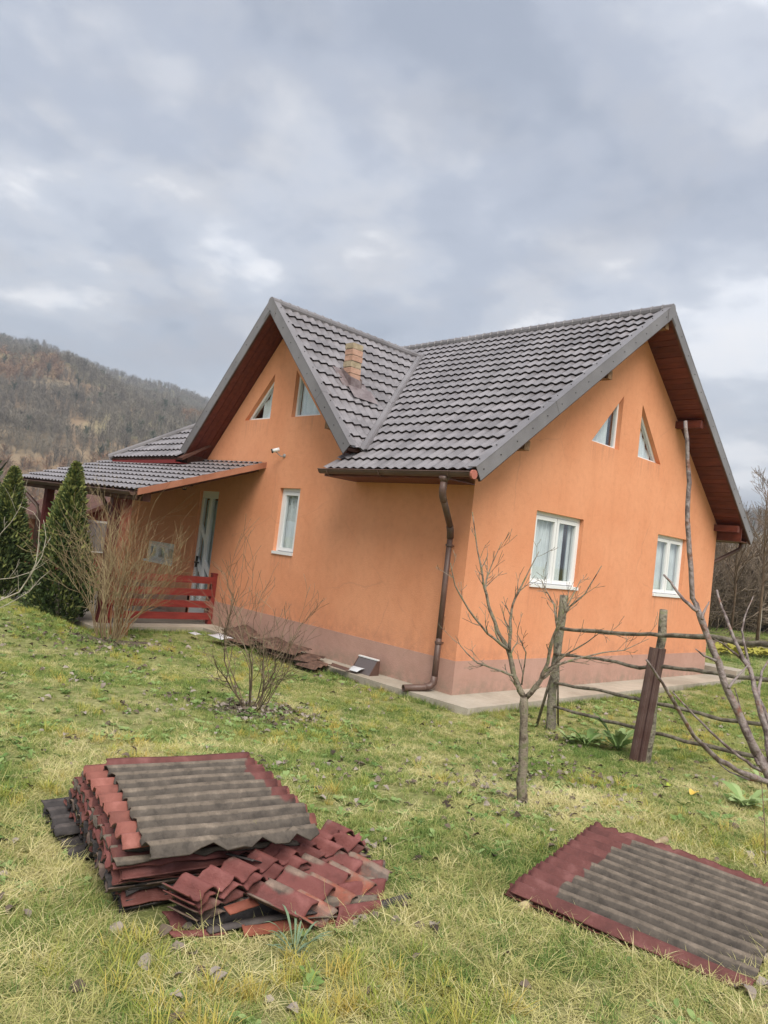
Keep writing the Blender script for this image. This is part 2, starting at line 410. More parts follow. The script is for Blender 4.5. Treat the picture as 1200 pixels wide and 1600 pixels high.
for (ya, yb, za_, zb_) in ((door[0], door[0], 0, door[3]), (door[1], door[1], 0, door[3])):
    wb.add([(0, ya, za_), (REC, ya, za_), (REC, yb, zb_), (0, yb, zb_)], [(0, 1, 2, 3)])
wb.add([(0, door[0], door[3]), (REC, door[0], door[3]), (REC, door[1], door[3]), (0, door[1], door[3])], [(0, 1, 2, 3)])
wb.build('side_wall', ORANGE, house)
wb = MB()
wb.add([(HW, 0, 0), (HW, 9.9, 0), (HW, 9.9, 2.9), (HW, 0, 2.9)], [(0, 1, 2, 3)])
wb.add([(0, 9.9, 0), (HW, 9.9, 0), (HW, 9.9, 2.9), (0, 9.9, 2.9)], [(0, 1, 2, 3)])
wb.build('rear_wall', ORANGE, house)
pb = MB()
pb.box((-0.006, -0.006, -0.1), (HW+0.004, 0.05, PZ))
pb.box((-0.006, 0.051, -0.1), (0.05, door[0], PZ)); pb.box((-0.006, door[1], -0.1), (0.05, 9.9, PZ))
pb.build('plinth', PLINTH, house)

# ---- windows
def boxf(b, fr, u0, u1, v0, v1, d0, d1, mi=0):   # fr maps (u, v, depth) to 3-D
    c = [fr(u, v, d) for d in (d0, d1) for v in (v0, v1) for u in (u0, u1)]
    b.add(c, [(0, 2, 3, 1), (4, 5, 7, 6), (0, 1, 5, 4), (2, 6, 7, 3), (0, 4, 6, 2), (1, 3, 7, 5)], mi)
def curtain(fr, poly, seed, parent, d=0.045, m=None, gapu=None):
    us = [p[0] for p in poly]; vs = [p[1] for p in poly]; u0, u1 = min(us), max(us); v0, v1 = min(vs), max(vs)
    b = MB(); n = max(24, int((u1-u0)*60)); r = random.Random(seed); ph = r.random()*6
    def span(u):                             # vertical extent of the polygon at u
        hit = []
        for i in range(len(poly)):
            (a, c), (e, g) = poly[i], poly[(i+1) % len(poly)]
            if abs(a-e) > 1e-9 and min(a, e)-1e-9 <= u <= max(a, e)+1e-9: hit.append(c+(g-c)*(u-a)/(e-a))
        return (min(hit), max(hit)) if hit else (v0, v0)
    for i in range(n):
        ua, ub = u0+(u1-u0)*i/n, u0+(u1-u0)*(i+1)/n
        if gapu and gapu[0] < (ua+ub)/2 < gapu[1]: continue
        q = []
        for u in (ua, ub):
            lo, hi = span(u); w = 0.022*math.sin(u*46+ph+2*math.sin(u*9+ph))+0.008*math.sin(u*113)
            q += [fr(u, lo, d+REC+w), fr(u, hi, d+REC+w*0.7)]
        b.add([q[0], q[2], q[3], q[1]], [(0, 1, 2, 3)])
    b.build('curtain', m or CURT, parent, True)
def make_window(fr, a, sashes, seed, gapu=None, plain=False):
    u0, u1, v0, v1 = a; d0, d1 = REC-0.045, REC+0.03
    b = MB(); t = 0.055
    boxf(b, fr, u0, u1, v0, v0+t, d0, d1); boxf(b, fr, u0, u1, v1-t, v1, d0, d1)
    boxf(b, fr, u0, u0+t, v0+t, v1-t, d0, d1); boxf(b, fr, u1-t, u1, v0+t, v1-t, d0, d1)
    w = b.build('window', WHITE, house)
    iw = (u1-u0-2*t)/sashes
    for i in range(sashes):
        a0 = u0+t+i*iw+0.006; a1 = a0+iw-0.012; s = 0.058; e0, e1 = d0-0.010, d1-0.02
        sb = MB(); c0, c1 = v0+t+0.006, v1-t-0.006
        boxf(sb, fr, a0, a1, c0, c0+s, e0, e1); boxf(sb, fr, a0, a1, c1-s, c1, e0, e1)
        boxf(sb, fr, a0, a0+s, c0+s, c1-s, e0, e1); boxf(sb, fr, a1-s, a1, c0+s, c1-s, e0, e1)
        sb.build('sash', WHITE, w)
        g = MB(); boxf(g, fr, a0+s, a1-s, c0+s, c1-s, d0+0.02, d0+0.032); g.build('pane', GLASS, w)
    sb = MB(); boxf(sb, fr, u0-0.0, u1, v0-0.002, v0+0.045, -0.025, d0-0.014); sb.build('sill', WHITE, w)
    if not plain: curtain(fr, [(u0+.02, v0+.02), (u1-.02, v0+.02), (u1-.02, v1-.02), (u0+.02, v1-.02)], seed, w, gapu=gapu)
    rb = MB(); p = [(u0-.1, v0-.1), (u1+.1, v0-.1), (u1+.1, v1+.1), (u0-.1, v1+.1)]
    rb.add([fr(x, y, REC+0.4) for x, y in p], [(0, 1, 2, 3)]); rb.build('interior', DARKROOM, w)
    return w
frR = lambda u, v, d: (u, d, v)
frL = lambda u, v, d: (d, u, v)
make_window(frR, w1, 2, 1, gapu=(2.50, 2.60)); make_window(frR, w2, 2, 2, gapu=(6.0, 6.15)); make_window(frL, w3, 1, 3)
make_window(frL, w4, 3, 5)
def tri_window(fr, P, seed, gapu=None):
    P = [np.array(p, float) for p in P]; c = sum(P)/3
    def inset(P, d):
        out_ = []
        n = 3
        for i in range(n):
            p0, p1, p2 = P[i-1], P[i], P[(i+1) % n]
            def nrm(a, b_):
                e = (b_-a)/np.linalg.norm(b_-a); q = np.array([-e[1], e[0]])
                return q if q @ (c-a) > 0 else -q
            na, nb = nrm(p0, p1), nrm(p1, p2)
            A = np.array([na, nb]); r = np.array([na @ p1+d, nb @ p1+d]); out_.append(np.linalg.solve(A, r))
        return out_
    I = inset(P, 0.042); b = MB(); d0, d1 = REC-0.035, REC+0.03
    for i in range(3):
        j = (i+1) % 3
        for dd in (d0, d1):
            b.add([fr(*P[i], dd), fr(*P[j], dd), fr(*I[j], dd), fr(*I[i], dd)], [(0, 1, 2, 3)])
        b.add([fr(*I[i], d0), fr(*I[j], d0), fr(*I[j], d1), fr(*I[i], d1)], [(0, 1, 2, 3)])
    w = b.build('window', WHITE, house)
    g = MB(); g.prism([fr(*p, d0+0.02) for p in I], np.array(fr(0, 0, 0.01))-np.array(fr(0, 0, 0))); g.build('pane', GLASS, w)
    curtain(fr, [tuple(p) for p in I], seed, w, gapu=gapu)
    rb = MB(); u = [p[0] for p in P]; v = [p[1] for p in P]
    rb.add([fr(*q, REC+0.35) for q in ((min(u)-.1, min(v)-.1), (max(u)+.1, min(v)-.1), (max(u)+.1, max(v)+.1), (min(u)-.1, max(v)+.1))], [(0, 1, 2, 3)])
    rb.build('interior', DARKROOM, w)
tri_window(frR, tA, 11, gapu=(3.52, 3.60)); tri_window(frR, tB, 12)
tri_window(frL, sC, 13); tri_window(frL, sD, 14, gapu=(YC+0.8, YC+1.1))

# ---- entrance door (white frame, slanted glazing bars)
db = MB(); y0, y1, z0, z1 = door; d0, d1 = REC-0.05, REC+0.02
for (a, b_, c, d_) in ((y0, y1, z1-0.14, z1), (y0, y0+0.075, z0, z1-.14), (y1-0.075, y1, z0, z1-.14), (y0+.075, y1-.075, z0, z0+.2)):
    boxf(db, frL, a, b_, c, d_, d0, d1)
ym = y0+0.36
boxf(db, frL, ym-0.04, ym+0.04, z0+.2, z1-.14, d0-0.01, d1)
for zz in (1.62, 0.95):
    db.prism([frL(ym+0.04, zz, d0-0.006), frL(ym+0.04, zz-0.13, d0-0.006), frL(y1-0.075, zz+0.12, d0-0.006), frL(y1-0.075, zz+0.25, d0-0.006)], (0.05, 0, 0))
db.prism([frL(y0+0.075, 0.95, d0-0.006), frL(y0+0.075, 0.82, d0-0.006), frL(ym-0.04, 1.02, d0-0.006), frL(ym-0.04, 1.15, d0-0.006)], (0.05, 0, 0))
dr = db.build('door', WHITE, house)
g = MB(); boxf(g, frL, y0+.07, y1-.07, z0+.19, z1-.13, d0+.02, d0+.03); g.build('pane', GLASS, dr)
g = MB(); boxf(g, frL, y1-.13, y1-.10, 1.00, 1.22, d0-.04, d0-.002); boxf(g, frL, y1-.25, y1-.11, 1.08, 1.11, d0-.07, d0-.04); g.build('handle', BLACK, dr)
g = MB(); g.add([frL(y0-.1, -.1, .55), frL(y1+.1, -.1, .55), frL(y1+.1, 2.7, .55), frL(y0-.1, 2.7, .55)], [(0, 1, 2, 3)]); g.build('interior', DARKROOM, dr)
g = MB(); boxf(g, frL, y0-.0, y1, -0.01, 0.02, -0.06, d0+.06); g.build('threshold', CONC, dr)
curtain(frL, [(y0+.08, .3), (y1-.08, .3), (y1-.08, 2.35), (y0+.08, 2.35)], 21, dr)

# ---- roof: deck, tiles, trims
roofb = MB()
def lift(p, z): return np.array([p[0], p[1], z])
def slabpoly(b, pts, n, t0, t1):
    n = np.array(n, float); pts = [np.array(p, float)-n*t0 for p in pts]; b.prism(pts, -n*(t1-t0))
nM = np.array([-SM, 0, 1])/math.hypot(SM, 1)
nR = np.array([SR, 0, 1])/math.hypot(SR, 1)
nX = np.array([0, -SC_, 1])/math.hypot(SC_, 1); nXl = np.array([0, SC_, 1])/math.hypot(SC_, 1)
VE = -0.53                                    # verge of main gable
XV = -0.476                                   # verge of cross gable
YE = 2.10                                     # lower edge of cross roof
def xval(y): return XE+(zcross(y)-ZE)/SM
mp = lambda x, y: (x, y, zmain(x))
mainA = [(-0.63, VE), (-0.02, VE), (-0.02, 2.39), (-0.63, 2.39)]
mainB = [(-0.02, VE), (3.98, VE), (3.98, 5.03), (3.34, 4.577), (-0.02, 2.19)]
mainC = [(3.34, 4.577), (3.98, 5.03), (3.98, 6.3), (3.34, 6.3)]
for P in (mainA, mainB, mainC): slabpoly(roofb, [mp(*p) for p in P], nM, 0.0, 0.05)
rp = lambda x, y: (x, y, zright(x))
slabpoly(roofb, [rp(3.983, VE), rp(8.45, VE), rp(8.45, 9.96), rp(3.983, 6.3)], nR, 0.0, 0.05)
xp = lambda x, y: (x, y, zcross(y))
crossR = [(XV, YE), (xval(YE), YE), (3.34, YC), (XV, YC)]
slabpoly(roofb, [xp(*p) for p in crossR], nX, 0.0, 0.05)
slabpoly(roofb, [xp(XV, YC), xp(3.34, YC), xp(0.1, 6.9), xp(0.1, 7.05), xp(XV, 7.05)], nXl, 0.0, 0.05)
ZEB, SB = 3.085, 0.70                         # rear slope behind the cross gable
bp_ = lambda x, y: (x, y, ZEB+SB*(x+0.6))
nB = np.array([-SB, 0, 1])/math.hypot(SB, 1)
rearP = [(-0.6, 6.95), (3.0, 6.30), (3.0, 6.36), (-0.6, 9.96)]
slabpoly(roofb, [bp_(-0.6, 6.8), bp_(3.6, 5.7), bp_(3.6, 5.76), bp_(-0.6, 9.96)], nB, 0.0, 0.05)
nH = np.array([0, SB, 1])/math.hypot(SB, 1)
slabpoly(roofb, [(-0.6, 9.96, ZEB), (8.45, 9.96, ZEB), (3.98, 5.76, bp_(3.6, 0)[2])], nH, 0.0, 0.05)
roof = roofb.build('roof', DARKW, house)
porchA, porchK = 3.045, 0.0235
SP = 0.80/2.34
pz = lambda x, y: porchA+porchK*(y-4.81)+SP*x
pp = lambda x, y: (x, y, pz(x, y))
PE0, PE1 = 4.85, 10.6

P_, C_ = 0.170, 0.300
def hprof(u, v): return 0.028*(0.5+0.5*math.cos(2*math.pi*u/P_)+.12*math.sin(4*math.pi*u/P_))+0.032*(1-v/C_)+0.006
NS = 6
def clip(poly, conv):                         # Sutherland-Hodgman, conv counter-clockwise
    for i in range(len(conv)):
        a, b_ = conv[i], conv[(i+1) % len(conv)]
        ins = lambda p: (b_[0]-a[0])*(p[1]-a[1])-(b_[1]-a[1])*(p[0]-a[0]) >= -1e-9
        res = []
        for k in range(len(poly)):
            p, q = poly[k], poly[(k+1) % len(poly)]; ip, iq = ins(p), ins(q)
            if ip: res.append(p)
            if ip != iq:
                d1 = (b_[0]-a[0])*(p[1]-a[1])-(b_[1]-a[1])*(p[0]-a[0]); d2 = (b_[0]-a[0])*(q[1]-a[1])-(b_[1]-a[1])*(q[0]-a[0])
                t = d1/(d1-d2); res.append((p[0]+(q[0]-p[0])*t, p[1]+(q[1]-p[1])*t))
        poly = res
        if len(poly) < 3: return []
    return poly
def area(p): return 0.5*sum(p[i][0]*p[(i+1) % len(p)][1]-p[(i+1) % len(p)][0]*p[i][1] for i in range(len(p)))
def tile_geo(conv=None, ou=0.0, ov=0.0):
    b = MB()
    for i in range(NS):
        ua, ub = P_*i/NS, P_*(i+1)/NS
        cell = [(ua, 0), (ub, 0), (ub, C_), (ua, C_)]
        polys = [cell] if conv is None else [c for c in (clip([(x+ou, y+ov) for x, y in cell], cv) for cv in conv) if c]
        for pl in polys:
            if conv is not None: pl = [(x-ou, y-ov) for x, y in pl]
            b.add([(x, y, hprof(x, y)) for x, y in pl], [tuple(range(len(pl)))])
            lo = [p for p in pl if p[1] < 1e-6]
            if len(lo) >= 2:
                x0, x1 = min(p[0] for p in lo), max(p[0] for p in lo)
                b.add([(x0, 0, hprof(x0, 0)), (x1, 0, hprof(x1, 0)), (x1, 0.035, hprof(x1, 0)-0.030), (x0, 0.035, hprof(x0, 0)-0.030)], [(0, 3, 2, 1)])
    return b
def mesh_from(b, name, m):
    me = bpy.data.meshes.new(name); me.from_pydata(b.v, [], b.f); me.materials.append(m)
    me.polygons.foreach_set('use_smooth', [True]*len(b.f)); me.update()
    # merge coincident points so that the wave shades smoothly
    import bmesh
    bm = bmesh.new(); bm.from_mesh(me); bmesh.ops.remove_doubles(bm, verts=bm.verts, dist=1e-5)
    for e in bm.edges:
        if len(e.link_faces) == 2 and e.calc_face_angle(0) > 0.9: e.smooth = False
    bm.to_mesh(me); bm.free(); return me
FULL = mesh_from(tile_geo(), 'roof_tile', METAL)
TILES = []                                     # (screen size, matrix, mesh builder or None)
def tiles(pieces, O, U, V):
    """pieces: convex polygons in 3-D on the plane through O"""
    O, U, V = map(lambda a: np.array(a, float), (O, U, V)); U /= np.linalg.norm(U); V = V-U*(V @ U); V /= np.linalg.norm(V); Nn = np.cross(U, V)
    conv = []
    for p in pieces:
        q = [((np.array(a)-O) @ U, (np.array(a)-O) @ V) for a in p]
        if area(q) < 0: q = q[::-1]
        conv.append(q)
    allp = [a for c in conv for a in c]
    i0, i1 = math.floor(min(a[0] for a in allp)/P_), math.ceil(max(a[0] for a in allp)/P_)
    j0, j1 = math.floor(min(a[1] for a in allp)/C_+1e-6), math.ceil(max(a[1] for a in allp)/C_)
    for j in range(j0, j1):
        for i in range(i0, i1):
            ou, ov = i*P_, j*C_; cell = [(ou, ov), (ou+P_, ov), (ou+P_, ov+C_), (ou, ov+C_)]
            A = sum(area(c) for c in (clip(cell, cv) for cv in conv) if c)
            if A < 0.04*P_*C_: continue
            Mx = Matrix.Identity(4); org = O+U*ou+V*ov
            for k in range(3): Mx[k][0] = U[k]; Mx[k][1] = V[k]; Mx[k][2] = Nn[k]; Mx[k][3] = org[k]
            b = None if A > 0.999*P_*C_ else tile_geo(conv, ou, ov)
            TILES.append((A/depth(org)**2*max(0.05, abs(Nn @ (CAM-org))/np.linalg.norm(CAM-org)), Mx, b))
tiles([[mp(*p) for p in P] for P in (mainA, mainB, mainC)], mp(-0.63, 2.39), (0, -1, 0), (1, 0, SM))
tiles([[xp(*p) for p in crossR]], xp(XV, YE), (1, 0, 0), (0, 1, SC_))
porchP = [(-2.36, PE0), (-0.01, PE0), (-0.01, PE1), (-2.36, PE1)]
tiles([[pp(*p) for p in porchP]], pp(-2.36, PE1), (0, -1, -porchK), (1, 0, SP))
tiles([[bp_(*p) for p in rearP]], bp_(-0.6, 9.96), (0, -1, 0), (1, 0, SB))
TILES.sort(key=lambda t: -t[0])
for s_, Mx, b in TILES[:300]:
    me = FULL if b is None else mesh_from(b, 'roof_tile', METAL)
    o = link('roof_tile', me, roof); o.matrix_local = Mx
rb = MB()
full = tile_geo()
for s_, Mx, b in TILES[300:]:
    b = b or full; A = np.array(Mx); v = np.array(b.v) @ A[:3, :3].T+A[:3, 3]
    rb.add(v, b.f)
me = mesh_from(rb, 'roof_tiles', METAL); link('roof_tiles', me, roof)['kind'] = 'stuff'
pd = MB(); nP = np.cross((0, -1, -porchK), (1, 0, SP)); nP = nP/np.linalg.norm(nP)
slabpoly(pd, [pp(*p) for p in porchP], nP, 0.0, 0.03)
porch_roof = pd.build('porch_roof', DARKW, house)

def strip_box(b, A, B, up, side, h0, h1, s0, s1):
    """bar from A to B with cross-section [s0,s1] along side and [h0,h1] along up"""
    A, B, up, side = map(lambda a: np.array(a, float), (A, B, up, side))
    q = [A+side*s0+up*h0, A+side*s1+up*h0, A+side*s1+up*h1, A+side*s0+up*h1]
    b.prism(q, B-A)
Zv = np.array([0, 0, 1.0])
def verge(A, B, outward, n, name='verge_trim', seams=3):
    b = MB(); A = np.array(A, float); B = np.array(B, float); o = np.array(outward, float)
    for k in range(seams):
        a = A+(B-A)*k/seams; c = A+(B-A)*((k+1)/seams+(0.012 if k < seams-1 else 0)); e = 0.0025*(k % 2)
        strip_box(b, a, c, n, o, 0.068+e, 0.076+e, -0.115, 0.018+e)    # top flange
        strip_box(b, a, c, n, o, -0.115, 0.0675+e, 0.006+e, 0.014+e)  # face
        strip_box(b, a, c, n, o, -0.120, -0.116, -0.02, 0.014+e)
    ob = b.build(name, TRIM, roof)
    s = MB(); L = np.linalg.norm(B-A); m_ = int(L/0.38)
    for k in range(m_):
        c = A+(B-A)*(k+0.5)/m_+n*0.081-o*0.07; s.obox(c, o*0.006, np.cross(n, o)*0.006, n*0.006)
        c = A+(B-A)*(k+0.3)/m_-n*0.02+o*0.018; s.obox(c, o*0.005, np.cross(n, o)*0.006, n*0.006)
    s.build('screws', BLACK, roof)['kind'] = 'stuff'
    f = MB(); strip_box(f, A, B, n, o, -0.135, -0.02, -0.03, 0.004); f.build('barge_board', DARKW, roof)
verge(mp(XE, VE), (RX, VE, RZ), (0, -1, 0), nM)
verge((RX, VE, RZ), rp(8.45, VE), (0, -1, 0), nR)
verge(xp(XV, YE), (XV, YC, ZC), (-1, 0, 0), nX)
verge((XV, YC, ZC), xp(XV, 7.05), (-1, 0, 0), nXl)
# ridge caps
def peak_cap(p, side, outw, sl, sr):
    b = MB(); p = np.array(p, float)+np.array(outw)*0.015; s = np.array(side, float)
    b.prism([p+Zv*.095, p+s*.15+Zv*(.095-.15*sr), p+s*.15+Zv*(-.12-.15*sr), p-Zv*.13, p-s*.15+Zv*(-.12-.15*sl), p-s*.15+Zv*(.095-.15*sl)], np.array(outw)*0.006)
    b.build('peak_cap', TRIM, roof)
peak_cap((RX, VE, RZ), (1, 0, 0), (0, -1, 0), SM, SR); peak_cap((XV, YC, ZC), (0, 1, 0), (-1, 0, 0), SC_, SC_)
def ridge(A, B, r=0.085):
    A, B = np.array(A, float), np.array(B, float); L = np.linalg.norm(B-A); n = int(L/0.19); b = MB(); pts = []; rr = []
    for i in range(n+1):
        for e, f in ((0, 1.0), (0.86, 1.0), (0.90, 1.12), (0.97, 1.12)):
            if i+e > n: continue
            pts.append(A+(B-A)*(i+e)/n); rr.append(r*f)
    b.tube(pts, rr, 12); b.build('ridge_cap', TRIM, roof, False)
ridge((RX, VE-0.02, RZ+0.025), (RX, 6.3, RZ+0.025)); ridge((XV-0.02, YC, ZC+0.02), (3.34, YC, ZC+0.02), 0.085)
# hip cap on rear slope
b = MB(); b.tube([(-0.63, 9.99, ZEB+.03), (3.6, 5.76, bp_(3.6, 0)[2]+.03)], 0.07, 10); b.build('hip_cap', TRIM, roof)
# valley flashing: two folded strips, overlapping halfway
vb = MB()
va, vc = np.array([xval(YE), YE, zcross(YE)]), np.array([3.34, YC, ZC])
dv = (vc-va)/np.linalg.norm(vc-va)
sM = np.cross(nM, dv); sX = np.cross(nX, dv)
if sM @ np.array([0, -1, 0]) < 0: sM = -sM
if sX @ np.array([0, 1, 0]) < 0: sX = -sX
for k, (t0, t1) in enumerate(((-0.02, 0.42), (0.40, 1.02))):
    a = va+(vc-va)*t0; c = va+(vc-va)*t1; h = 0.068+0.005*k
    for s_, n_ in ((sM, nM), (sX, nX)):
        q = [a+n_*h, a+s_*0.095+n_*(h+0.004), c+s_*0.095+n_*(h+0.004), c+n_*h]
        vb.prism(q, -n_*0.004)
        q = [a+s_*0.095+n_*(h+0.004), a+s_*0.10+n_*(h-0.03), c+s_*0.10+n_*(h-0.03), c+s_*0.095+n_*(h+0.004)]
        vb.add(q, [(0, 1, 2, 3)])
vb.build('valley_flashing', TRIM, roof)

# soffit boards
def board(name, m, A, B, s, n, w, t, parent):      # board along A-B, width w along s, thickness t along n
    b = MB(); strip_box(b, A, B, n, s, 0, t, 0, w); return b.build(name, m, parent)
dR = np.array([1, 0, -SR])/math.hypot(1, SR); dM = np.array([-1, 0, -SM])/math.hypot(1, SM)
LR = 4.467*math.hypot(1, SR); bw = 0.118
n_b = int(LR/bw)
sb_me = None
for k in range(n_b):
    a = np.array([RX, 0.0, RZ])+dR*(k*bw+0.02)-nR*(0.118+0.003*(k % 2))
    b = MB(); strip_box(b, np.array([0, VE+0.03, 0.]), np.array([0, 0.0, 0.]), nR, dR, -0.015, 0, 0, bw-0.007)
    if sb_me is None:
        o = b.build('soffit_board', SOFFIT, roof); sb_me = o.data
    else: o = link('soffit_board', sb_me, roof)
    o.location = a
    o.rotation_euler = (rnd.uniform(-.006, .006), 0, 0)
b = MB(); strip_box(b, mp(XE+.05, VE+0.03), (RX, VE+0.03, RZ), nM, (0, 1, 0), -0.135, -0.12, 0, 0.55); b.build('soffit', SOFFIT, roof)
dXl = np.array([0, 1, -SC_])/math.hypot(1, SC_)
for k in range(4):
    x0 = XV+0.02+k*0.117
    b = MB(); strip_box(b, (x0, YC, ZC), (x0, 7.03, zcross(7.03)), nXl, (1, 0, 0), -0.145-0.004*(k % 2), -0.125, 0, 0.110)
    b.build('soffit_board', SOFFIT, roof)
b = MB(); strip_box(b, xp(XV+.02, YE+.04), (XV+.02, YC, ZC), nX, (1, 0, 0), -0.14, -0.125, 0, 0.47); b.build('soffit', SOFFIT, roof)
b = MB(); b.box((XE+0.03, 0.0, 2.775), (0.0, 2.36, 2.79)); b.box((XE+.0, VE+.02, 2.775), (XE+.025, 2.38, 2.85))
b.add([(XE, 2.37, 2.775), (0, 2.37, 2.775), (0, 2.37, zmain(0)-.06), (XE, 2.37, zmain(XE)-.06)], [(0, 1, 2, 3)])
b.build('eave_soffit', SOFFIT, roof)
b = MB(); b.box((HW, VE+.04, 2.76), (8.44, 9.9, 2.775)); b.box((HW+.0, VE+.04, 2.776), (HW+.02, 0, 3.05)); b.build('eave_soffit', SOFFIT, roof)
b = MB(); b.box((-0.6, 6.9, 2.98), (0.0, 9.9, 3.0)); b.box((-0.6, 7.07, 3.0), (-.57, 9.9, 3.05)); b.build('eave_soffit', mat('red_fascia', (0.20, 0.02, 0.02), 0.6), roof)
# closing box under lower end of cross gable
b = MB(); b.prism([(-.42, 6.9, 2.98), (-.42, 7.1, 2.98), (-.42, 7.1, 3.16), (-.42, 6.9, 3.30)], (0.42, 0, 0)); b.build('eave_box', DARKW, roof)
# purlin ends
for (x, z, col_) in ((5.68, zright(5.68)-0.27, SOFFIT), (7.85, zright(7.85)-0.30, SOFFIT), (2.33, zmain(2.33)-0.26, BEAMEND), (0.42, zmain(.42)-0.26, BEAMEND), (RX, RZ-.24, BEAMEND)):
    b = MB(); b.box((x-0.06, VE+0.06, z-0.07), (x+0.06, 0.0, z+0.06)); b.build('purlin_end', col_, roof)
for (y, z) in ((2.72, zcross(2.72)-.25),):
    b = MB(); b.box((XV+.06, y-.06, z-.07), (0, y+.06, z+.06)); b.build('purlin_end', BEAMEND, roof)

# ---- gutters and downpipes
def gutter(A, B, r, name='gutter', m=BROWN, outw=(-1, 0, 0)):
    A, B, o = np.array(A, float), np.array(B, float), np.array(outw, float); b = MB(); n = 8
    prof = [(-math.cos(math.pi*k/n)*r, -math.sin(math.pi*k/n)*r) for k in range(n+1)]
    vs = [];
    for P in (A, B):
        for x, z in prof: vs.append(P+o*x+Zv*z)
        for x, z in prof[::-1]: vs.append(P+o*x*0.93+Zv*(z*0.93))
    m_ = 2*(n+1)
    b.add(vs, [(k, k+1, m_+k+1, m_+k) for k in range(m_-1)]+[(m_-1, 0, m_, 2*m_-1), tuple(range(n+1))[::-1], tuple(m_+k for k in range(n+1))])
    b.tube([A+o*r, B+o*r], 0.010, 6)
    return b.build(name, m, house, False)
gt = gutter((-0.685, VE+0.02, 2.845), (-0.685, 2.41, 2.865), 0.062)
b = MB()
for yy in (-0.15, 1.1, 2.2):
    b.tube([(-0.685-.066, yy, 2.85), (-0.685-.05, yy, 2.80), (-0.685, yy, 2.775), (-.63, yy, 2.80)], 0.008, 5)
b.build('bracket', BROWN, gt)
b = MB(); b.tube([(-0.685, VE+.02, 2.82), (-.685, VE-.01, 2.82)], 0.058, 12); b.build('gutter_end', mat('faded_red_cap', (.42, .14, .10), .5), gt)
b = MB()
b.tube([(-0.685, -0.06, 2.79), (-0.685, -0.06, 2.72)], [0.075, 0.048], 12)
b.tube([(-0.685, -0.06, 2.725), (-0.685, -0.055, 2.60), (-0.66, -0.045, 2.54), (-0.60, -0.02, 2.49)], 0.047, 12)
b.tube([(-0.62, -0.03, 2.505), (-0.17, 0.20, 2.19)], 0.043, 12)
b.tube([(-0.19, 0.19, 2.20), (-0.12, 0.23, 2.13), (-0.095, 0.245, 2.04)], 0.047, 12)
b.tube([(-0.095, 0.245, 2.08), (-0.095, 0.245, 0.62)], 0.038, 12)
b.tube([(-0.095, 0.245, 0.70), (-0.095, 0.245, 0.14)], 0.041, 12)
b.tube([(-0.095, 0.245, 0.20), (-0.10, 0.25, 0.11), (-0.15, 0.265, 0.065), (-0.22, 0.285, 0.05)], 0.048, 12)
dp = b.build('downpipe', BROWN, house, True)
b = MB(); n = 14                                 # open spout
A, B = np.array([-0.20, 0.28, 0.05]), np.array([-0.52, 0.39, 0.03]); t = (B-A)/np.linalg.norm(B-A); s1 = np.cross(t, Zv); s1 /= np.linalg.norm(s1); s2 = np.cross(s1, t)
vs = [P+(s1*math.cos(2*math.pi*k/n)+s2*math.sin(2*math.pi*k/n))*r_ for P, r_ in ((A, .044), (B, .046), (B, .040), (A, .038)) for k in range(n)]
b.add(vs, [(j*n+k, j*n+(k+1) % n, (j+1)*n+(k+1) % n, (j+1)*n+k) for j in range(3) for k in range(n)]); b.build('spout', BROWN, dp, True)
b = MB()
for z in (1.96, 0.66):
    b.tube([(-0.095, 0.245, z), (-0.095, 0.245, z-.03)], 0.05, 12); b.box((-.06, .235, z-.025), (0, .255, z-.01))
b.build('pipe_clamp', BROWN, dp)
gutter((8.50, 0-.42, 2.81), (8.50, 9.5, 2.80), 0.062, outw=(1, 0, 0))
b = MB(); b.tube([(8.50, -.30, 2.77), (8.50, -.30, 2.68), (8.46, -.28, 2.62), (8.06, .05, 2.30), (8.03, .12, 2.2), (8.03, .12, .1)], 0.042, 10); b.build('downpipe', BROWN, house, True)

# ---- chimney of single bricks on the cross roof
def hit_cross(px, py):
    d = ray(px, py); n_ = np.array([0, -SC_, 1.0]); p0 = np.array([0, YC, ZC]); return CAM+d*(((p0-CAM) @ n_)/(d @ n_))
cb = hit_cross(551, 608)
cx_, cy_ = cb[0]+0.02, cb[1]+0.10
dpt = depth((cx_, cy_, 5)); topz = cb[2]+(608-536)/F*dpt*1.0
BR1 = mat('salmon_brick', (0.40, 0.23, 0.165), 0.9, (0.50, 0.31, 0.23), 10, bump=0.3)
BR2 = mat('tan_brick', (0.31, 0.245, 0.16), 0.9, (0.42, 0.34, 0.235), 10, bump=0.3)
MORT = mat('old_mortar', (0.25, 0.2, 0.15), 1.0, (0.33, 0.27, 0.2), 20)
hx, hy = 0.115, 0.10
zb0 = zcross(cy_-hy)-0.1
b = MB(); b.box((cx_-hx+.008, cy_-hy+.008, zb0), (cx_+hx-.008, cy_+hy-.008, topz-.01)); chim = b.build('chimney', MORT, house)
z = topz; k = 0
seq = [BR2, BR1, BR1, BR2, BR1, BR1, BR2, BR1, BR2, BR1]
while z > zb0+0.1 and k < 12:
    o = 0.004*((k*7) % 3-1); b = MB(); b.box((cx_-hx+o, cy_-hy-o, z-.097), (cx_+hx+o, cy_+hy-o, z-.006)); b.build('brick', seq[k % 10], chim); z -= 0.105; k += 1
fb = MB(); zc_ = zcross(cy_-hy); u_ = np.array([0, 1, SC_])/math.hypot(1, SC_)
FL = mat('flashing_metal', (0.12, 0.085, 0.085), 0.3, (0.22, 0.18, 0.18), 6, spec=0.5)
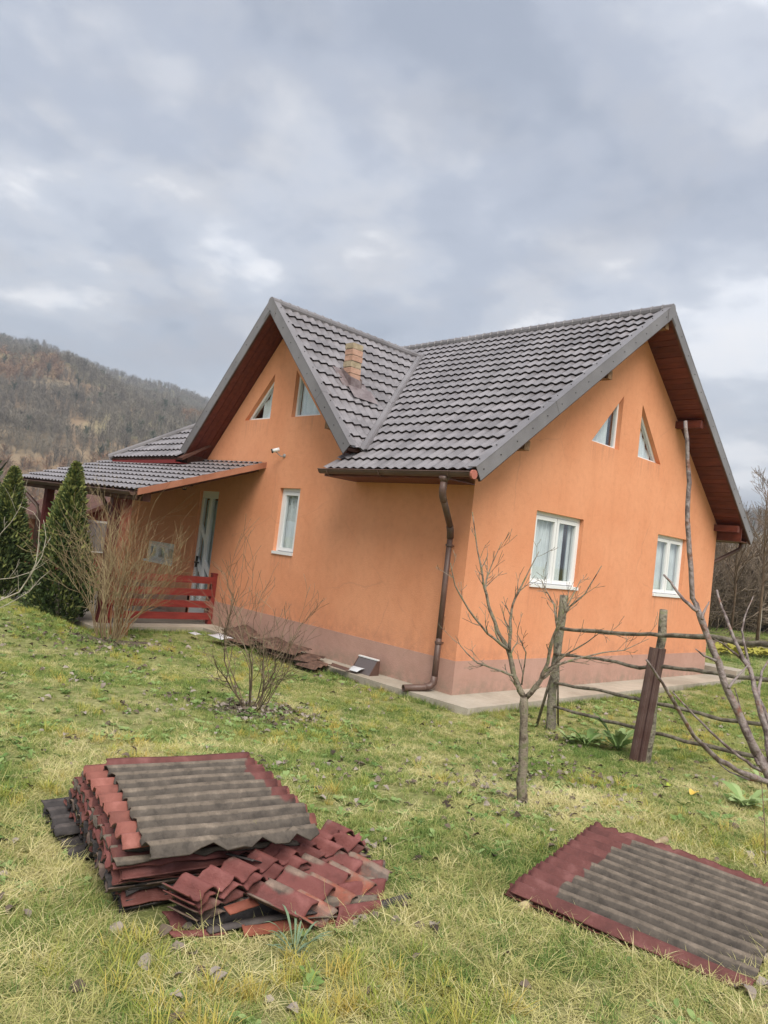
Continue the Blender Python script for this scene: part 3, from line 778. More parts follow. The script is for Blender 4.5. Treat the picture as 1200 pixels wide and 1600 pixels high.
for dx_, tx in ((-hx-.012, -1), (hx+.012, 1)):
    p0 = np.array([cx_+dx_, cy_-hy-.05, zcross(cy_-hy-.05)+.03])
    fb.add([p0, p0+u_*0.42, p0+u_*0.42+Zv*0.10, p0+Zv*0.20], [(0, 1, 2, 3)])
    q = p0+np.array([tx*0.17, 0, 0]); fb.add([p0+nX*.03, q+nX*.03, q+u_*.5+nX*.03, p0+u_*.5+nX*.03], [(0, 1, 2, 3)])
p0 = np.array([cx_-hx-.02, cy_-hy-.02, zcross(cy_-hy)-.0]); p1 = p0+np.array([2*hx+.04, 0, 0])
fb.add([p0+nX*.03, p1+nX*.03, p1+Zv*.17, p0+Zv*.20], [(0, 1, 2, 3)])
a = p0+nX*.05+np.array([-.05, 0, 0]); c = p1+nX*.05+np.array([.22, 0, 0]); fb.add([a, c, c-u_*.33, a-u_*.30], [(0, 1, 2, 3)])
fb.build('chimney_flashing', FL, chim)

POSTW = mat('dark_red_post_wood', (.085, .014, .014), .6, (.13, .024, .022), 3)
# ---- porch: beam, posts, verge board, railing
b = MB(); strip_box(b, pp(-2.34, PE0-.0), pp(-0.0, PE0-.0), Zv, (0, -1, 0), -0.06, 0.045, 0.0, 0.03); b.build('porch_verge_board', ORTRIM, porch_roof)
b = MB(); strip_box(b, pp(-2.34, PE0+.03), pp(-2.34, PE1-.03), Zv, (-1, 0, 0), -0.13, -0.01, -0.03, 0.0); b.build('porch_fascia', DARKW, porch_roof)
b = MB(); strip_box(b, pp(-2.12, PE0+.1), pp(-2.12, PE1-.1), Zv, (-1, 0, 0), -0.22, -0.06, -0.07, 0.07); b.build('porch_beam', DARKW, porch_roof)
for k in range(9):
    y = PE0+.2+k*0.66; b = MB(); strip_box(b, pp(-2.3, y), pp(0, y), Zv, (0, 1, 0), -0.13, -0.045, 0, 0.06); b.build('rafter', DARKW, porch_roof)
gut = MB()
g2 = gutter(pp(-2.40, PE0+.02)-np.array([0, 0, .0]), pp(-2.40, PE1), 0.055); g2.name = 'porch_gutter'
for (x, y) in ((-2.12, 6.05), (-2.12, 9.15)):
    b = MB(); b.box((x-.075, y-.075, 0), (x+.075, y+.075, pz(x, y)-.20)); b.build('porch_post', POSTW, house)
b = MB(); b.tube([(-2.12, 6.05, 1.75), (-2.12, 6.75, 2.2)], 0.045, 4); b.build('porch_brace', DARKW, house)
b = MB(); b.tube([(-2.42, 10.1, 2.34), (-2.42, 10.0, 2.2), (-2.25, 9.35, 1.85), (-2.22, 9.30, 1.7), (-2.22, 9.3, .1)], 0.042, 10); b.build('downpipe', BROWN, house, True)
YF = 6.0
rail = empty('porch_railing', (0, YF, 0)); tag(rail, 'dark red wooden railing of four flat boards across the porch opening', 'railing')
for x in (-0.055, -1.12, -2.02):
    b = MB(); b.prism([(x-.045, YF-.045, 0.0), (x+.045, YF-.045, 0.0), (x+.045, YF+.045, 0.0), (x-.045, YF+.045, 0.0)], (0, 0, 0.93)); 
    b.prism([(x-.052, YF-.052, 0.932), (x+.052, YF-.052, 0.932), (x+.052, YF+.052, 0.932), (x-.052, YF+.052, .932)], (0, 0, 0.03))
    for i in range(len(b.v)): b.v[i] = (b.v[i][0], b.v[i][1]-YF, b.v[i][2])
    if x < -1.5 or x > -.5: b.build('post', REDWOOD, rail)
for k, z in enumerate((0.09, 0.31, 0.53, 0.76)):
    b = MB(); b.box((-2.08, -.075, z), (-0.10, -.050, z+.125)); o = b.build('board', REDWOOD, rail); o.rotation_euler = (0, rnd.uniform(-.004, .004), 0)

# porch things
def lantern():
    t = empty('wall_lantern', (-0.16, 7.35, 2.62)); tag(t, 'small black wall lantern under the porch roof', 'lantern')
    b = MB(); b.tube([(0, 0, .10), (0, 0, .13)], [.09, .02], 6); b.build('lantern_cap', BLACK, t)
    b = MB(); b.tube([(0, 0, -.10), (0, 0, .10)], [.05, .075], 6); b.build('lantern_glass', GLASS, t)
    b = MB(); b.tube([(0, 0, -.12), (0, 0, -.10)], [.02, .055], 6)
    for k in range(6):
        a = k*math.pi/3; b.tube([(.05*math.cos(a), .05*math.sin(a), -.10), (.076*math.cos(a), .076*math.sin(a), .10)], .004, 4)
    b.build('lantern_cage', BLACK, t)
    b = MB(); b.tube([(0, 0, .13), (.03, 0, .2), (.1, 0, .2), (.155, 0, .08)], .01, 6); b.box((.145, -.04, -.02), (.16, .04, .16)); b.build('bracket', BLACK, t)
lantern()
def seccam():
    p = np.array([0, 4.33, 3.22]); t = empty('security_camera', p); tag(t, 'small white and black bullet camera on a wall bracket under the gable windows', 'camera')
    b = MB(); d = np.array([-.75, .55, -.35]); d /= np.linalg.norm(d); c = np.array([-.17, .03, .05]); b.tube([c-d*.07, c+d*.05], .034, 12); b.build('body', WHITE, t, True)
    b = MB(); b.tube([c+d*.05, c+d*.075], .037, 12); b.build('lens_hood', BLACK, t, True)
    b = MB(); b.tube([(0, -.02, -.02), (-.06, 0, -.04), (-.12, .02, .0), (-.16, .03, .03)], .009, 6); b.tube([(0, -.02, -.02), (-.015, -.02, -.02)], .035, 10); b.build('bracket', mat('grey_plastic', (.35, .35, .35), .5), t, True)
seccam()

# outbuilding beyond the porch, white framed window reflecting the sky
ob = empty('outbuilding', (-0.3, 12.2, -.1)); tag(ob, 'small red walled outbuilding with sloping dark verge seen beneath the porch roof', 'shed')
ORED = mat('red_render', (0.20, 0.055, 0.035), 0.9, (0.27, 0.08, 0.05), 2)
b = MB(); b.prism([(0, 0, 0), (3.0, 0, 0), (3.0, 0, 3.4), (0, 0, 1.75)], (0, 3.5, 0)); b.build('wall', ORED, ob)
b = MB(); b.prism([(-.35, -.3, 1.60), (3.2, -.3, 3.56), (3.2, -.3, 3.66), (-.35, -.3, 1.70)], (0, 4.2, 0)); b.build('roof', DARKW, ob)
b = MB(); b.box((0.25, -.05, .95), (1.05, 0, 1.75)); wv = b.build('window', WHITE, ob)
b = MB(); b.box((.30, -.062, 1.0), (1.0, -.052, 1.70)); b.build('pane', mat('sky_glass', (.35, .4, .45), .05, spec=1.0, metal=.6), wv)

# ------------------------------------------------------------------ brown debris by the wall
RUBB = mat('brown_rubble', (0.07, 0.038, 0.028), 0.9, (0.15, 0.085, 0.06), 12, bump=0.6, bscale=40)
SILV = mat('silver_sheet', (0.5, 0.5, 0.52), 0.3, (0.6, 0.6, 0.63), 4)
def bent_sheet(name, O, U, V, L, Wd, bend, m, label, cat, group=None, pitch=0.0, amp=0.0, th=0.004, nu=10, nv=14, seed=0):
    O, U, V = map(lambda a: np.array(a, float), (O, U, V)); U /= np.linalg.norm(U); V -= U*(V @ U); V /= np.linalg.norm(V); Nn = np.cross(U, V)
    if Nn[2] < 0: Nn = -Nn
    r = random.Random(seed); ph = r.random()*6; vs = []
    for s_ in (0, -th):
        for i in range(nu+1):
            for j in range(nv+1):
                u, v = L*i/nu, Wd*j/nv; h = bend*math.sin(math.pi*i/nu+ph*0.1)*math.sin(math.pi*j/nv)+s_
                if amp: h += amp*math.cos(2*math.pi*v/pitch)
                ju = r.uniform(-.01, .01) if i in (0, nu) and s_ == 0 else 0
                vs.append(O+U*(u+ju)+V*v+Nn*h)
    K = (nu+1)*(nv+1); idx = lambda i, j: i*(nv+1)+j; fs = []
    for i in range(nu):
        for j in range(nv):
            a, b_, c, d = idx(i, j), idx(i+1, j), idx(i+1, j+1), idx(i, j+1); fs += [(a, b_, c, d), (K+d, K+c, K+b_, K+a)]
    for i in range(nu): fs += [(idx(i, 0), K+idx(i, 0), K+idx(i+1, 0), idx(i+1, 0)), (idx(i, nv), idx(i+1, nv), K+idx(i+1, nv), K+idx(i, nv))]
    for j in range(nv): fs += [(idx(0, j), idx(0, j+1), K+idx(0, j+1), K+idx(0, j)), (idx(nu, j), K+idx(nu, j), K+idx(nu, j+1), idx(nu, j+1))]
    b = MB(); b.add([v-O for v in vs], fs); o = b.build(name, m, None, True); o.location = O
    tag(o, label, cat, group); return o
r = random.Random(3)
for k in range(9):
    y = 1.95+k*0.30; x = -0.62+r.uniform(-.10, .12)
    z = float(gz(x, y))+.05+.035*(k % 3)+0.06*math.exp(-((y-3.2)/.9)**2)
    bent_sheet('roof_offcut', (x-.1, y, z), (r.uniform(-.3, .3), 1, r.uniform(-.1, .1)), (1, r.uniform(-.2, .2), r.uniform(.0, .35)), r.uniform(.5, .8), r.uniform(.35, .5), 0.03, RUBB,
               '%s dark brown offcut from the downpipe end in the low heap along the plinth' % ['nearest', 'second', 'third', 'fourth', 'fifth', 'sixth', 'seventh', 'eighth', 'farthest'][k], 'roofing scrap', 'brown offcuts heaped along the side plinth', 0.1, 0.013, 0.006, seed=k)
bent_sheet('sheet_metal', (-.95, 4.1, .03), (0.1, 1, 0), (1, 0, .12), .55, .22, .03, SILV, 'silver grey scrap of sheet metal at the left end of the brown heap', 'sheet metal')
bent_sheet('sheet_metal', (-1.05, 4.75, .0), (0.1, 1, 0), (1, 0, .1), .3, .12, .02, SILV, 'small white metal strip lying in the grass left of the brown heap', 'sheet metal')
# box leaning at the wall: bent brown profile with a white sheet
DB = MB(); y0_, y1_ = 1.28, 1.66
DB.prism([(-.30, y0_, -.02), (-.28, y0_, -.02), (-.14, y0_, .20), (-.16, y0_, .21)], (0, y1_-y0_, 0))
o = DB.build('folded_metal_sheet', mat('grey_brown_panel', (.12, .10, .10), .5), None); tag(o, 'small grey brown folded metal panel leaning on the plinth near the downpipe', 'metal panel')
e = MB(); e.box((-.175, y0_-.01, .205), (-.13, y1_+.01, .222)); e.build('white_edge', WHITE, o)
e = MB(); e.prism([(-.31, y1_+.002, -.02), (-.12, y1_+.002, -.02), (-.12, y1_+.002, .20), (-.17, y1_+.002, .20)], (0, .012, 0)); e.build('side_flap', BROWN, o); e = MB(); e.prism([(-.31, y0_-.014, -.02), (-.12, y0_-.014, -.02), (-.12, y0_-.014, .20), (-.17, y0_-.014, .20)], (0, .012, 0)); e.build('side_flap', BROWN, o)
bent_sheet('paper_sheet', (-.42, 1.40, .035), (-.1, 1, 0), (1, .1, .25), .22, .16, .02, mat('paper', (.55, .57, .6), .7), 'curled white sheet lying against the folded metal panel', 'paper')
bent_sheet('metal_strip', (-.52, 1.50, .03), (-.1, 1, .05), (1, .1, .5), .35, .07, .01, BROWN, 'dark brown curled strip beside the white paper', 'metal strip')

# ------------------------------------------------------------------ corrugated sheets
def soft(e, x, w=.03): return max(0.0, min(1.0, .5+(e-x)/w))
def sheet_mat(name, red, grey, seedoff, dirt=0.5):
    m = bpy.data.materials.new(name); m.use_nodes = True; t = m.node_tree; b = t.nodes['Principled BSDF']
    b.inputs['Roughness'].default_value = 0.72; b.inputs['Specular IOR Level'].default_value = 0.35
    at = t.nodes.new('ShaderNodeAttribute'); at.attribute_name = 'paint'
    lc = t.nodes.new('ShaderNodeAttribute'); lc.attribute_name = 'lichen'
    tcn = t.nodes.new('ShaderNodeTexCoord'); mpn = t.nodes.new('ShaderNodeMapping'); mpn.inputs['Location'].default_value = (seedoff, seedoff*2, 0)
    t.links.new(tcn.outputs['Object'], mpn.inputs[0])
    def nz(s, d, r_=0.6):
        n = t.nodes.new('ShaderNodeTexNoise'); n.inputs['Scale'].default_value = s; n.inputs['Detail'].default_value = d; n.inputs['Roughness'].default_value = r_
        t.links.new(mpn.outputs[0], n.inputs['Vector']); return n
    ma = t.nodes.new('ShaderNodeMath'); ma.operation = 'MULTIPLY_ADD'; ma.inputs[1].default_value = 0.5; t.links.new(nz(9, 7).outputs[0], ma.inputs[0]); t.links.new(at.outputs['Fac'], ma.inputs[2])
    mk = ramp(ma.outputs[0], [(0.68, (0, 0, 0)), (0.82, (1, 1, 1))], t)
    rc = ramp(nz(7, 6).outputs[0], [(0.35, tuple(c*0.72 for c in red)), (0.52, red), (0.70, tuple(min(1, c*1.35+0.02) for c in red))], t)
    gc_ = ramp(nz(14, 8, 0.7).outputs[0], [(0.35, tuple(c*0.6 for c in grey)), (0.52, grey), (0.68, tuple(c*1.45 for c in grey))], t)
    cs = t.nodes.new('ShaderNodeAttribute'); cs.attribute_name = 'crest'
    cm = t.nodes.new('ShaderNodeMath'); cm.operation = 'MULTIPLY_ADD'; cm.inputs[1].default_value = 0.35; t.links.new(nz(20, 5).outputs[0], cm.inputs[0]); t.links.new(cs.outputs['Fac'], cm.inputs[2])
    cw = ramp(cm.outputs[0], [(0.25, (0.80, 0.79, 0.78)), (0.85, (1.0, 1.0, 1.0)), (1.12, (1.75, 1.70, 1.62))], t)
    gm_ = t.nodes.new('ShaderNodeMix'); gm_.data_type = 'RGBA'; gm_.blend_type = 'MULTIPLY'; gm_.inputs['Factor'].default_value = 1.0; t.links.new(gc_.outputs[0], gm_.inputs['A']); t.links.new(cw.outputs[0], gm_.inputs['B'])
    class _O: outputs = [gm_.outputs['Result']]
    gc_ = _O
    mi = t.nodes.new('ShaderNodeMix'); mi.data_type = 'RGBA'; t.links.new(mk.outputs[0], mi.inputs['Factor']); t.links.new(gc_.outputs[0], mi.inputs['A']); t.links.new(rc.outputs[0], mi.inputs['B'])
    m2 = t.nodes.new('ShaderNodeMath'); m2.operation = 'MULTIPLY'; t.links.new(nz(28, 6, .7).outputs[0], m2.inputs[0]); t.links.new(lc.outputs['Fac'], m2.inputs[1])
    lk = ramp(m2.outputs[0], [(0.46, (0, 0, 0)), (0.54, (1, 1, 1))], t)
    mj = t.nodes.new('ShaderNodeMix'); mj.data_type = 'RGBA'; t.links.new(lk.outputs[0], mj.inputs['Factor']); t.links.new(mi.outputs['Result'], mj.inputs['A']); mj.inputs['B'].default_value = (0.27, 0.25, 0.045, 1)
    t.links.new(mj.outputs['Result'], b.inputs['Base Color'])
    bp = t.nodes.new('ShaderNodeBump'); bp.inputs['Strength'].default_value = 0.35; bp.inputs['Distance'].default_value = 0.01
    t.links.new(nz(90, 5).outputs[0], bp.inputs['Height']); t.links.new(bp.outputs[0], b.inputs['Normal'])
    return m
RED = (0.135, 0.046, 0.040); GREY = (0.088, 0.072, 0.058)
SM1 = sheet_mat('weathered_sheet', RED, GREY, 0.0); SM2 = sheet_mat('red_brown_sheet', (0.165, 0.052, 0.046), (0.105, 0.075, 0.062), 3.0)
SM3 = sheet_mat('black_sheet', (0.16, 0.055, 0.045), (0.042, 0.036, 0.036), 7.0); SMR = sheet_mat('rosy_sheet', (0.24, 0.085, 0.065), (0.13, 0.10, 0.085), 6.0)
SM4 = sheet_mat('terracotta_sheet', (0.26, 0.080, 0.050), (0.12, 0.09, 0.075), 5.0)
def corrugated(O, U, V, L, Wd, m, label, paint, lichen=None, pitch=0.118, amp=0.021, th=0.006, nu=14, seed=0, rag=0.012, bend=0.0, cut=None, twist=0.0, group=None, phase=0.0, vbend=0.0, skew=False, ragv=0.008):
    """one corrugated sheet: flutes run along U, the waves succeed each other along V; cut(v) = how much is broken off the far end"""
    O, U, V = map(lambda a: np.array(a, float), (O, U, V)); U /= np.linalg.norm(U); V = V if skew else V-U*(V @ U); V /= np.linalg.norm(V); Nn = np.cross(U, V); Nn /= np.linalg.norm(Nn)
    if Nn[2] < 0: Nn = -Nn
    nv = int(round(Wd/pitch*8)); r = random.Random(seed)
    r0 = [r.gauss(0, rag*.4) for _ in range(nv+1)]; r1 = [r.gauss(0, rag*.4) for _ in range(nv+1)]
    for q in (r0, r1):
        for j in range(1, nv): q[j] = (q[j-1]+q[j]*1.5)/2
    top = []; P_a = []; L_a = []; C_a = []
    rv = [r.gauss(0, ragv) for _ in range(nu+1)]
    for i in range(nu+1):
        for j in range(nv+1):
            s_ = i/nu; v = Wd*j/nv*(1+rv[i]*(j/nv)**6); c0 = r0[j]; c1 = L+r1[j]-(cut(v/Wd) if cut else 0); u = c0+(c1-c0)*s_
            h = amp*math.cos(2*math.pi*(v/pitch)+phase)+bend*math.sin(math.pi*s_)+twist*(s_-.5)*(v/Wd-.5)+vbend*(v/Wd)**2+0.003*math.sin(u*9+seed)*math.sin(v*7+seed*2)
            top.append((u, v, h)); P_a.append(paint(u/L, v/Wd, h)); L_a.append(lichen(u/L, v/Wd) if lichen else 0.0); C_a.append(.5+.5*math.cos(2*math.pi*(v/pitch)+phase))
    K = len(top); vs = [U*u+V*v+Nn*h for u, v, h in top]+[U*u+V*v+Nn*(h-th) for u, v, h in top]
    idx = lambda i, j: i*(nv+1)+j; fs = []
    for i in range(nu):
        for j in range(nv):
            a, b_, c, d = idx(i, j), idx(i+1, j), idx(i+1, j+1), idx(i, j+1); fs += [(a, b_, c, d), (K+d, K+c, K+b_, K+a)]
    for i in range(nu): fs += [(idx(i, 0), K+idx(i, 0), K+idx(i+1, 0), idx(i+1, 0)), (idx(i, nv), idx(i+1, nv), K+idx(i+1, nv), K+idx(i, nv))]
    for j in range(nv): fs += [(idx(0, j), idx(0, j+1), K+idx(0, j+1), K+idx(0, j)), (idx(nu, j), K+idx(nu, j), K+idx(nu, j+1), idx(nu, j+1))]
    b = MB(); b.add(vs, fs); o = b.build('corrugated_sheet', m, None, True); o.location = O
    me = o.data
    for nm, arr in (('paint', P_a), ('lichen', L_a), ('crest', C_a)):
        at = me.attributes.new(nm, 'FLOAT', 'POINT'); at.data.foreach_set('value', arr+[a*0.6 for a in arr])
    tag(o, label, 'roof sheet', group)
    return o
# --- the tall stack (flutes run to the right, waves succeed each other towards the camera)
U0 = np.array([0.975, -0.19, 0.0]); V0 = np.array([-0.16, -0.985, 0.0])
LAB = '%s sheet from the top of the tall pile, %s wavy edge showing'
ORD = ['top', 'second', 'third', 'fourth', 'fifth', 'sixth', 'seventh', 'eighth', 'ninth', 'tenth', 'eleventh', 'twelfth', 'thirteenth', 'fourteenth', 'fifteenth', 'sixteenth', 'seventeenth', 'eighteenth', 'nineteenth', 'twentieth', 'twenty first']
GST = 'corrugated sheets stacked in the tall pile'
r = random.Random(12)
base = np.array([-6.02, -2.63, 0.0]); zt = 0.535
nst = 21
for k in range(nst):                           # k = 0 lowest
    f = k/(nst-1.0)
    z = 0.235+(zt-0.235)*f
    low = 1-f
    off = np.array([r.uniform(-.022, .022), r.uniform(-.012, .012), 0])
    off += -V0*(.32*low**1.2)+np.array([.02*low, 0, 0])
    ang = r.uniform(-.02, .02)+(0.04 if k < 8 else 0)
    c, s_ = math.cos(ang), math.sin(ang); Rm = np.array([[c, -s_, 0], [s_, c, 0], [0, 0, 1]])
    tilt = np.array([0, 0, r.uniform(-.02, .02)])
    if k == nst-1:
        corrugated(base+U0*.10+np.array([0, 0, zt+.034]), U0+np.array([-.0, -.03, 0]), V0, 0.80, 0.96, SM1, 'large grey brown corrugated sheet with yellow lichen on top of the tall pile',
                   lambda u, v, h: .08+.85*max(soft(.085, v, .02), soft(-.87-.03*math.sin(v*17), -u, .06)*soft(.66, v, .12)),
                   lambda u, v: max(0.0, .95-3.0*abs(u-.66)-4.5*abs(v-.86)), seed=1, cut=lambda v: 0.015+(.02 if v > .8 else 0), vbend=-0.060, amp=.019, pitch=.102, rag=.022, ragv=.018)
    elif k == nst-2:
        corrugated(base+np.array([0, 0, zt+.010]), U0, V0, 0.90, 0.84, SMR, 'pinkish red corrugated sheet showing along the left rim just under the topmost grey one',
                   lambda u, v, h: 0.85, seed=2, amp=.019, pitch=.100, vbend=-.04)
    else:
        m = r.choice([SM1, SM2, SM3, SM2, SMR, SM3] if k > 6 else [SM3, SM2, SM3, SM3])
        pv = r.choice([0.1, 0.3, 0.75, 0.2, 0.9]) if k > 9 else r.choice([.05, .1, .2, .3, .9])
        corrugated(base+off+np.array([0, 0, z]), Rm @ U0+tilt, Rm @ V0+np.array([0, 0, r.uniform(-.015, .015)]), 0.84+r.uniform(-.05, .06), 0.83+r.uniform(-.04, .04)+.27*low, m,
                   LAB % (ORD[nst-1-k], {'weathered_sheet': 'grey brown', 'red_brown_sheet': 'dull red brown', 'black_sheet': 'charcoal', 'rosy_sheet': 'rosy red'}[m.name]), lambda u, v, h, pv=pv: pv, seed=20+k, rag=.014, amp=.019, pitch=.100, group=GST, phase=r.uniform(-.25, .25), vbend=-0.04)
# two dark sheets slid out to the left
corrugated(base+np.array([-.02, .36, .26]), U0+np.array([0, 0, .05]), V0+np.array([.1, 0, 0]), .34, .40, SM3, 'nearly black corrugated piece sticking out left of the tall pile, uppermost of the two', lambda u, v, h: 0.0, seed=61, amp=.02, rag=.03)
corrugated(base+np.array([-.035, .33, .20]), U0+np.array([0, .1, .10]), V0+np.array([.1, 0, 0]), .4, .55, SM3, 'nearly black corrugated piece sticking out left of the tall pile, lowest by the grass', lambda u, v, h: 0.1, seed=62, amp=.02, rag=.03)
# --- the low pile in front
def pt(px, py, z): return H(px, py, z)
def by_corners(p0, pu, pv_, **k):              # corner, end of a flute, end across
    p0, pu, pv_ = map(np.array, (p0, pu, pv_)); return dict(O=p0, U=pu-p0, V=pv_-p0, L=float(np.linalg.norm(pu-p0)), Wd=float(np.linalg.norm(pv_-p0)))
def lay(c0, cu, cv, m, lab, pv, seed, **k):
    """sheet laid by three corners (px, py, z): c0 the near corner, cu along the flutes, cv across them"""
    p0, pu, pv_ = pt(*c0), pt(*cu), pt(*cv)
    fn = pv if callable(pv) else (lambda u, v, h, q=pv: q)
    return corrugated(p0, pu-p0, pv_-p0, float(np.linalg.norm(pu-p0)), float(np.linalg.norm(pv_-p0)), m, lab, fn, seed=seed, skew=True, **k)
A0 = pt(257, 1384, .37); A1 = pt(524, 1286, .41)
worn = lambda u, v, h: .80-.42*soft(.55, u, .4)*soft(-.004, -h, .03)
lay((258, 1420, .30), (302, 1442, .245), (552, 1316, .36), SM2, 'lowest dark brown wavy sheet under the three topmost of the low front pile', .3, 73, pitch=.118, amp=.027, th=.008, rag=.02)
lay((257, 1409, .335), (300, 1430, .29), (549, 1306, .39), SM1, 'thick edged brown wavy sheet third from the top in the low front pile', .55, 72, pitch=.118, amp=.027, th=.009, rag=.02)
lay((253, 1398, .37), (296, 1419, .33), (544, 1296, .42), SM2, 'second red brown wavy sheet directly beneath the topmost one of the low front pile', .7, 71, pitch=.118, amp=.027, th=.008, rag=.02)
lay((248, 1387, .40), (291, 1408, .365), (520, 1283, .45), SM2, 'red brown corrugated sheet with big waves lying topmost on the low front pile', lambda u, v, h: .80-.25*soft(.3, u, .3), 70, pitch=.118, amp=.026, th=.008, rag=.015)
lay((415, 1408, .29), (490, 1452, .225), (545, 1330, .33), SM4, 'brownish corrugated sheet just beneath the dull red one with worn crests', .5, 81, pitch=.145, amp=.024, th=.008, rag=.02)
lay((383, 1404, .345), (462, 1441, .275), (498, 1322, .375), SM2, 'dull red corrugated sheet with dark worn crests across the middle of the low front pile', worn, 80, pitch=.145, amp=.028, th=.008, rag=.015)
lay((505, 1352, .29), (600, 1350, .26), (478, 1440, .23), SM1, 'earthy brown wavy offcut between the worn red sheet and the right hand one', .4, 86, pitch=.145, amp=.02, th=.008, rag=.02)
lay((525, 1358, .30), (596, 1350, .27), (527, 1450, .22), SM2, 'red corrugated offcut with three waves at the right end of the low pile', .9, 82, pitch=.145, amp=.026, th=.008, rag=.01)
lay((596, 1410, .23), (640, 1396, .225), (604, 1437, .21), SM3, 'small slate grey shard at the far right tip of the low pile', 0.0, 83, pitch=.15, amp=.008, rag=.01)
lay((285, 1424, .255), (440, 1398, .27), (330, 1462, .215), SM3, 'dark charcoal torn sheet with one soft wave at the front foot of the low pile', 0.0, 84, pitch=.15, amp=.022, rag=.04)
lay((250, 1430, .24), (330, 1425, .24), (275, 1468, .21), SM2, 'red broken sheet corner half sunk in grass at the front left of the low pile', .9, 85, pitch=.13, amp=.018, rag=.03)
lay((375, 1448, .23), (525, 1425, .23), (380, 1465, .205), SM4, 'bright terracotta strip lying along the grass under the charcoal torn sheet', .95, 87, pitch=.2, amp=.01, rag=.02)
lay((350, 1418, .30), (398, 1402, .315), (358, 1430, .285), SM4, 'small bright brick red fragment lying on the charcoal torn sheet', .95, 88, pitch=.2, amp=.006)
lay((350, 1340, .405), (395, 1352, .40), (372, 1328, .42), SM3, 'small blue grey fragment lying on the waves behind the topmost front sheet', .0, 89, pitch=.15, amp=.02)

# --- the sheet on the right
OR = np.array([-4.568, -4.229, .265]); UR = np.array([.19, -.98, -.03]); VR = np.array([1.21, .21, .02])
def prR(u, v, h): return .12+.83*max(soft(.155+.07*v+.012*math.sin(v*23)+.010*math.sin(v*57), u), soft(.082, v, .012), soft(-.965, -v, .02))
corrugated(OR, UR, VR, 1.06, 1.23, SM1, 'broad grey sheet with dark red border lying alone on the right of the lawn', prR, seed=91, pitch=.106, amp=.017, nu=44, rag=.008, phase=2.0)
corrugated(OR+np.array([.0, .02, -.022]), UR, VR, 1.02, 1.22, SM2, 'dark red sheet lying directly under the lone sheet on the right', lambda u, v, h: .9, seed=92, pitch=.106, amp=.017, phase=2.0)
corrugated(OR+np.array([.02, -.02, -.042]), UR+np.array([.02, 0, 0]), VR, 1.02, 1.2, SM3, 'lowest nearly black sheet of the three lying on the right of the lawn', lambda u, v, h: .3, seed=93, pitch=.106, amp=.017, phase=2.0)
pole = MB(); a, c = G(815, 1418, .022), G(1040, 1312, .03); pole.tube([a, a+(c-a)*.5, c], [.021, .024, .023], 10)
o = pole.build('wooden_pole', mat('peeled_wood', (.42, .31, .17), .8, (.5, .39, .24), 20), None, True); tag(o, 'peeled wooden pole lying under the lone right hand sheet with both ends showing', 'pole')

# ------------------------------------------------------------------ fence of round poles
PA, PBs = G(860, 1141), G(1008, 1192)
dA, dB = depth(PA), depth(PBs)
fence = empty('pole_fence', PA); tag(fence, 'rustic fence of thin crooked rails on mossy round posts before the gable', 'fence')
def rel(p): return [np.array(q)-PA for q in p]
r = random.Random(4)
def rough_tube(b, pts, rad, n, sub=6, jit=.006, seed=0):
    rr = random.Random(seed); P = []; R_ = []
    pts = [np.array(p) for p in pts]; rad = rad if hasattr(rad, '__len__') else [rad]*len(pts)
    for i in range(len(pts)-1):
        for k in range(sub):
            t = k/sub; P.append(pts[i]*(1-t)+pts[i+1]*t+np.array([rr.gauss(0, jit) for _ in range(3)])*(0 if i == 0 and k == 0 else 1)); R_.append((rad[i]*(1-t)+rad[i+1]*t)*rr.uniform(.88, 1.12))
    P.append(pts[-1]); R_.append(rad[-1]); b.tube(P, R_, n)
b = MB(); rough_tube(b, rel([PA-np.array([0, 0, .1]), D(868, 1040, dA), D(881, 930, dA)]), [.056, .050, .046], 10, seed=1); b.build('post', BARKM, fence, True)
b = MB(); rough_tube(b, rel([PBs-np.array([0, 0, .1]), D(1025, 1080, dB), D(1037, 953, dB)]), [.048, .040, .038], 10, seed=2); b.build('post', BARKM, fence, True)
dC = dB+(dB-dA)*1.1
rails = (((876, 982), (960, 989), (1037, 993), (1100, 994), (1150, 1003), (1230, 1011), (1300, 1018)),
         ((866, 1022), (930, 1028), (1000, 1043), (1037, 1042), (1100, 1050), (1150, 1058), (1230, 1066), (1300, 1075)),
         ((866, 1067), (930, 1078), (1000, 1093), (1060, 1106), (1130, 1124), (1230, 1136), (1300, 1142)),
         ((866, 1104), (930, 1122), (1000, 1138), (1070, 1158), (1130, 1172), (1230, 1194), (1300, 1206)))
for k, rl in enumerate(rails):
    pts = []
    for (x, y) in rl:
        t = (x-865)/(1030-865); dd = dA+(dB-dA)*min(t, 1)+(dC-dB)*max(0, t-1)*.6-0.06
        pts.append(D(x, y, dd))
    b = MB(); rough_tube(b, rel(pts), [.018]*3+[.019]*(len(pts)-5)+[.022, .022] if k else [.021]*3+[.027]*(len(pts)-3), 7, sub=4, jit=.005, seed=10+k); b.build('rail', BARKG, fence, True)
PC = G(1310, 1235); b = MB(); b.tube(rel([PC-np.array([0, 0, .1]), PC+np.array([0, 0, 1.15])]), .05, 8); b.build('post', BARKM, fence, True)
b = MB(); b.tube(rel([G(838, 1135), D(875, 1010, dA-.1)]), .018, 5); b.build('prop_stick', BARKG, fence, True)
b = MB(); b.tube(rel([G(872, 1135), D(872, 1060, dA-.1)]), .012, 5); b.build('prop_stick', BARKG, fence, True)
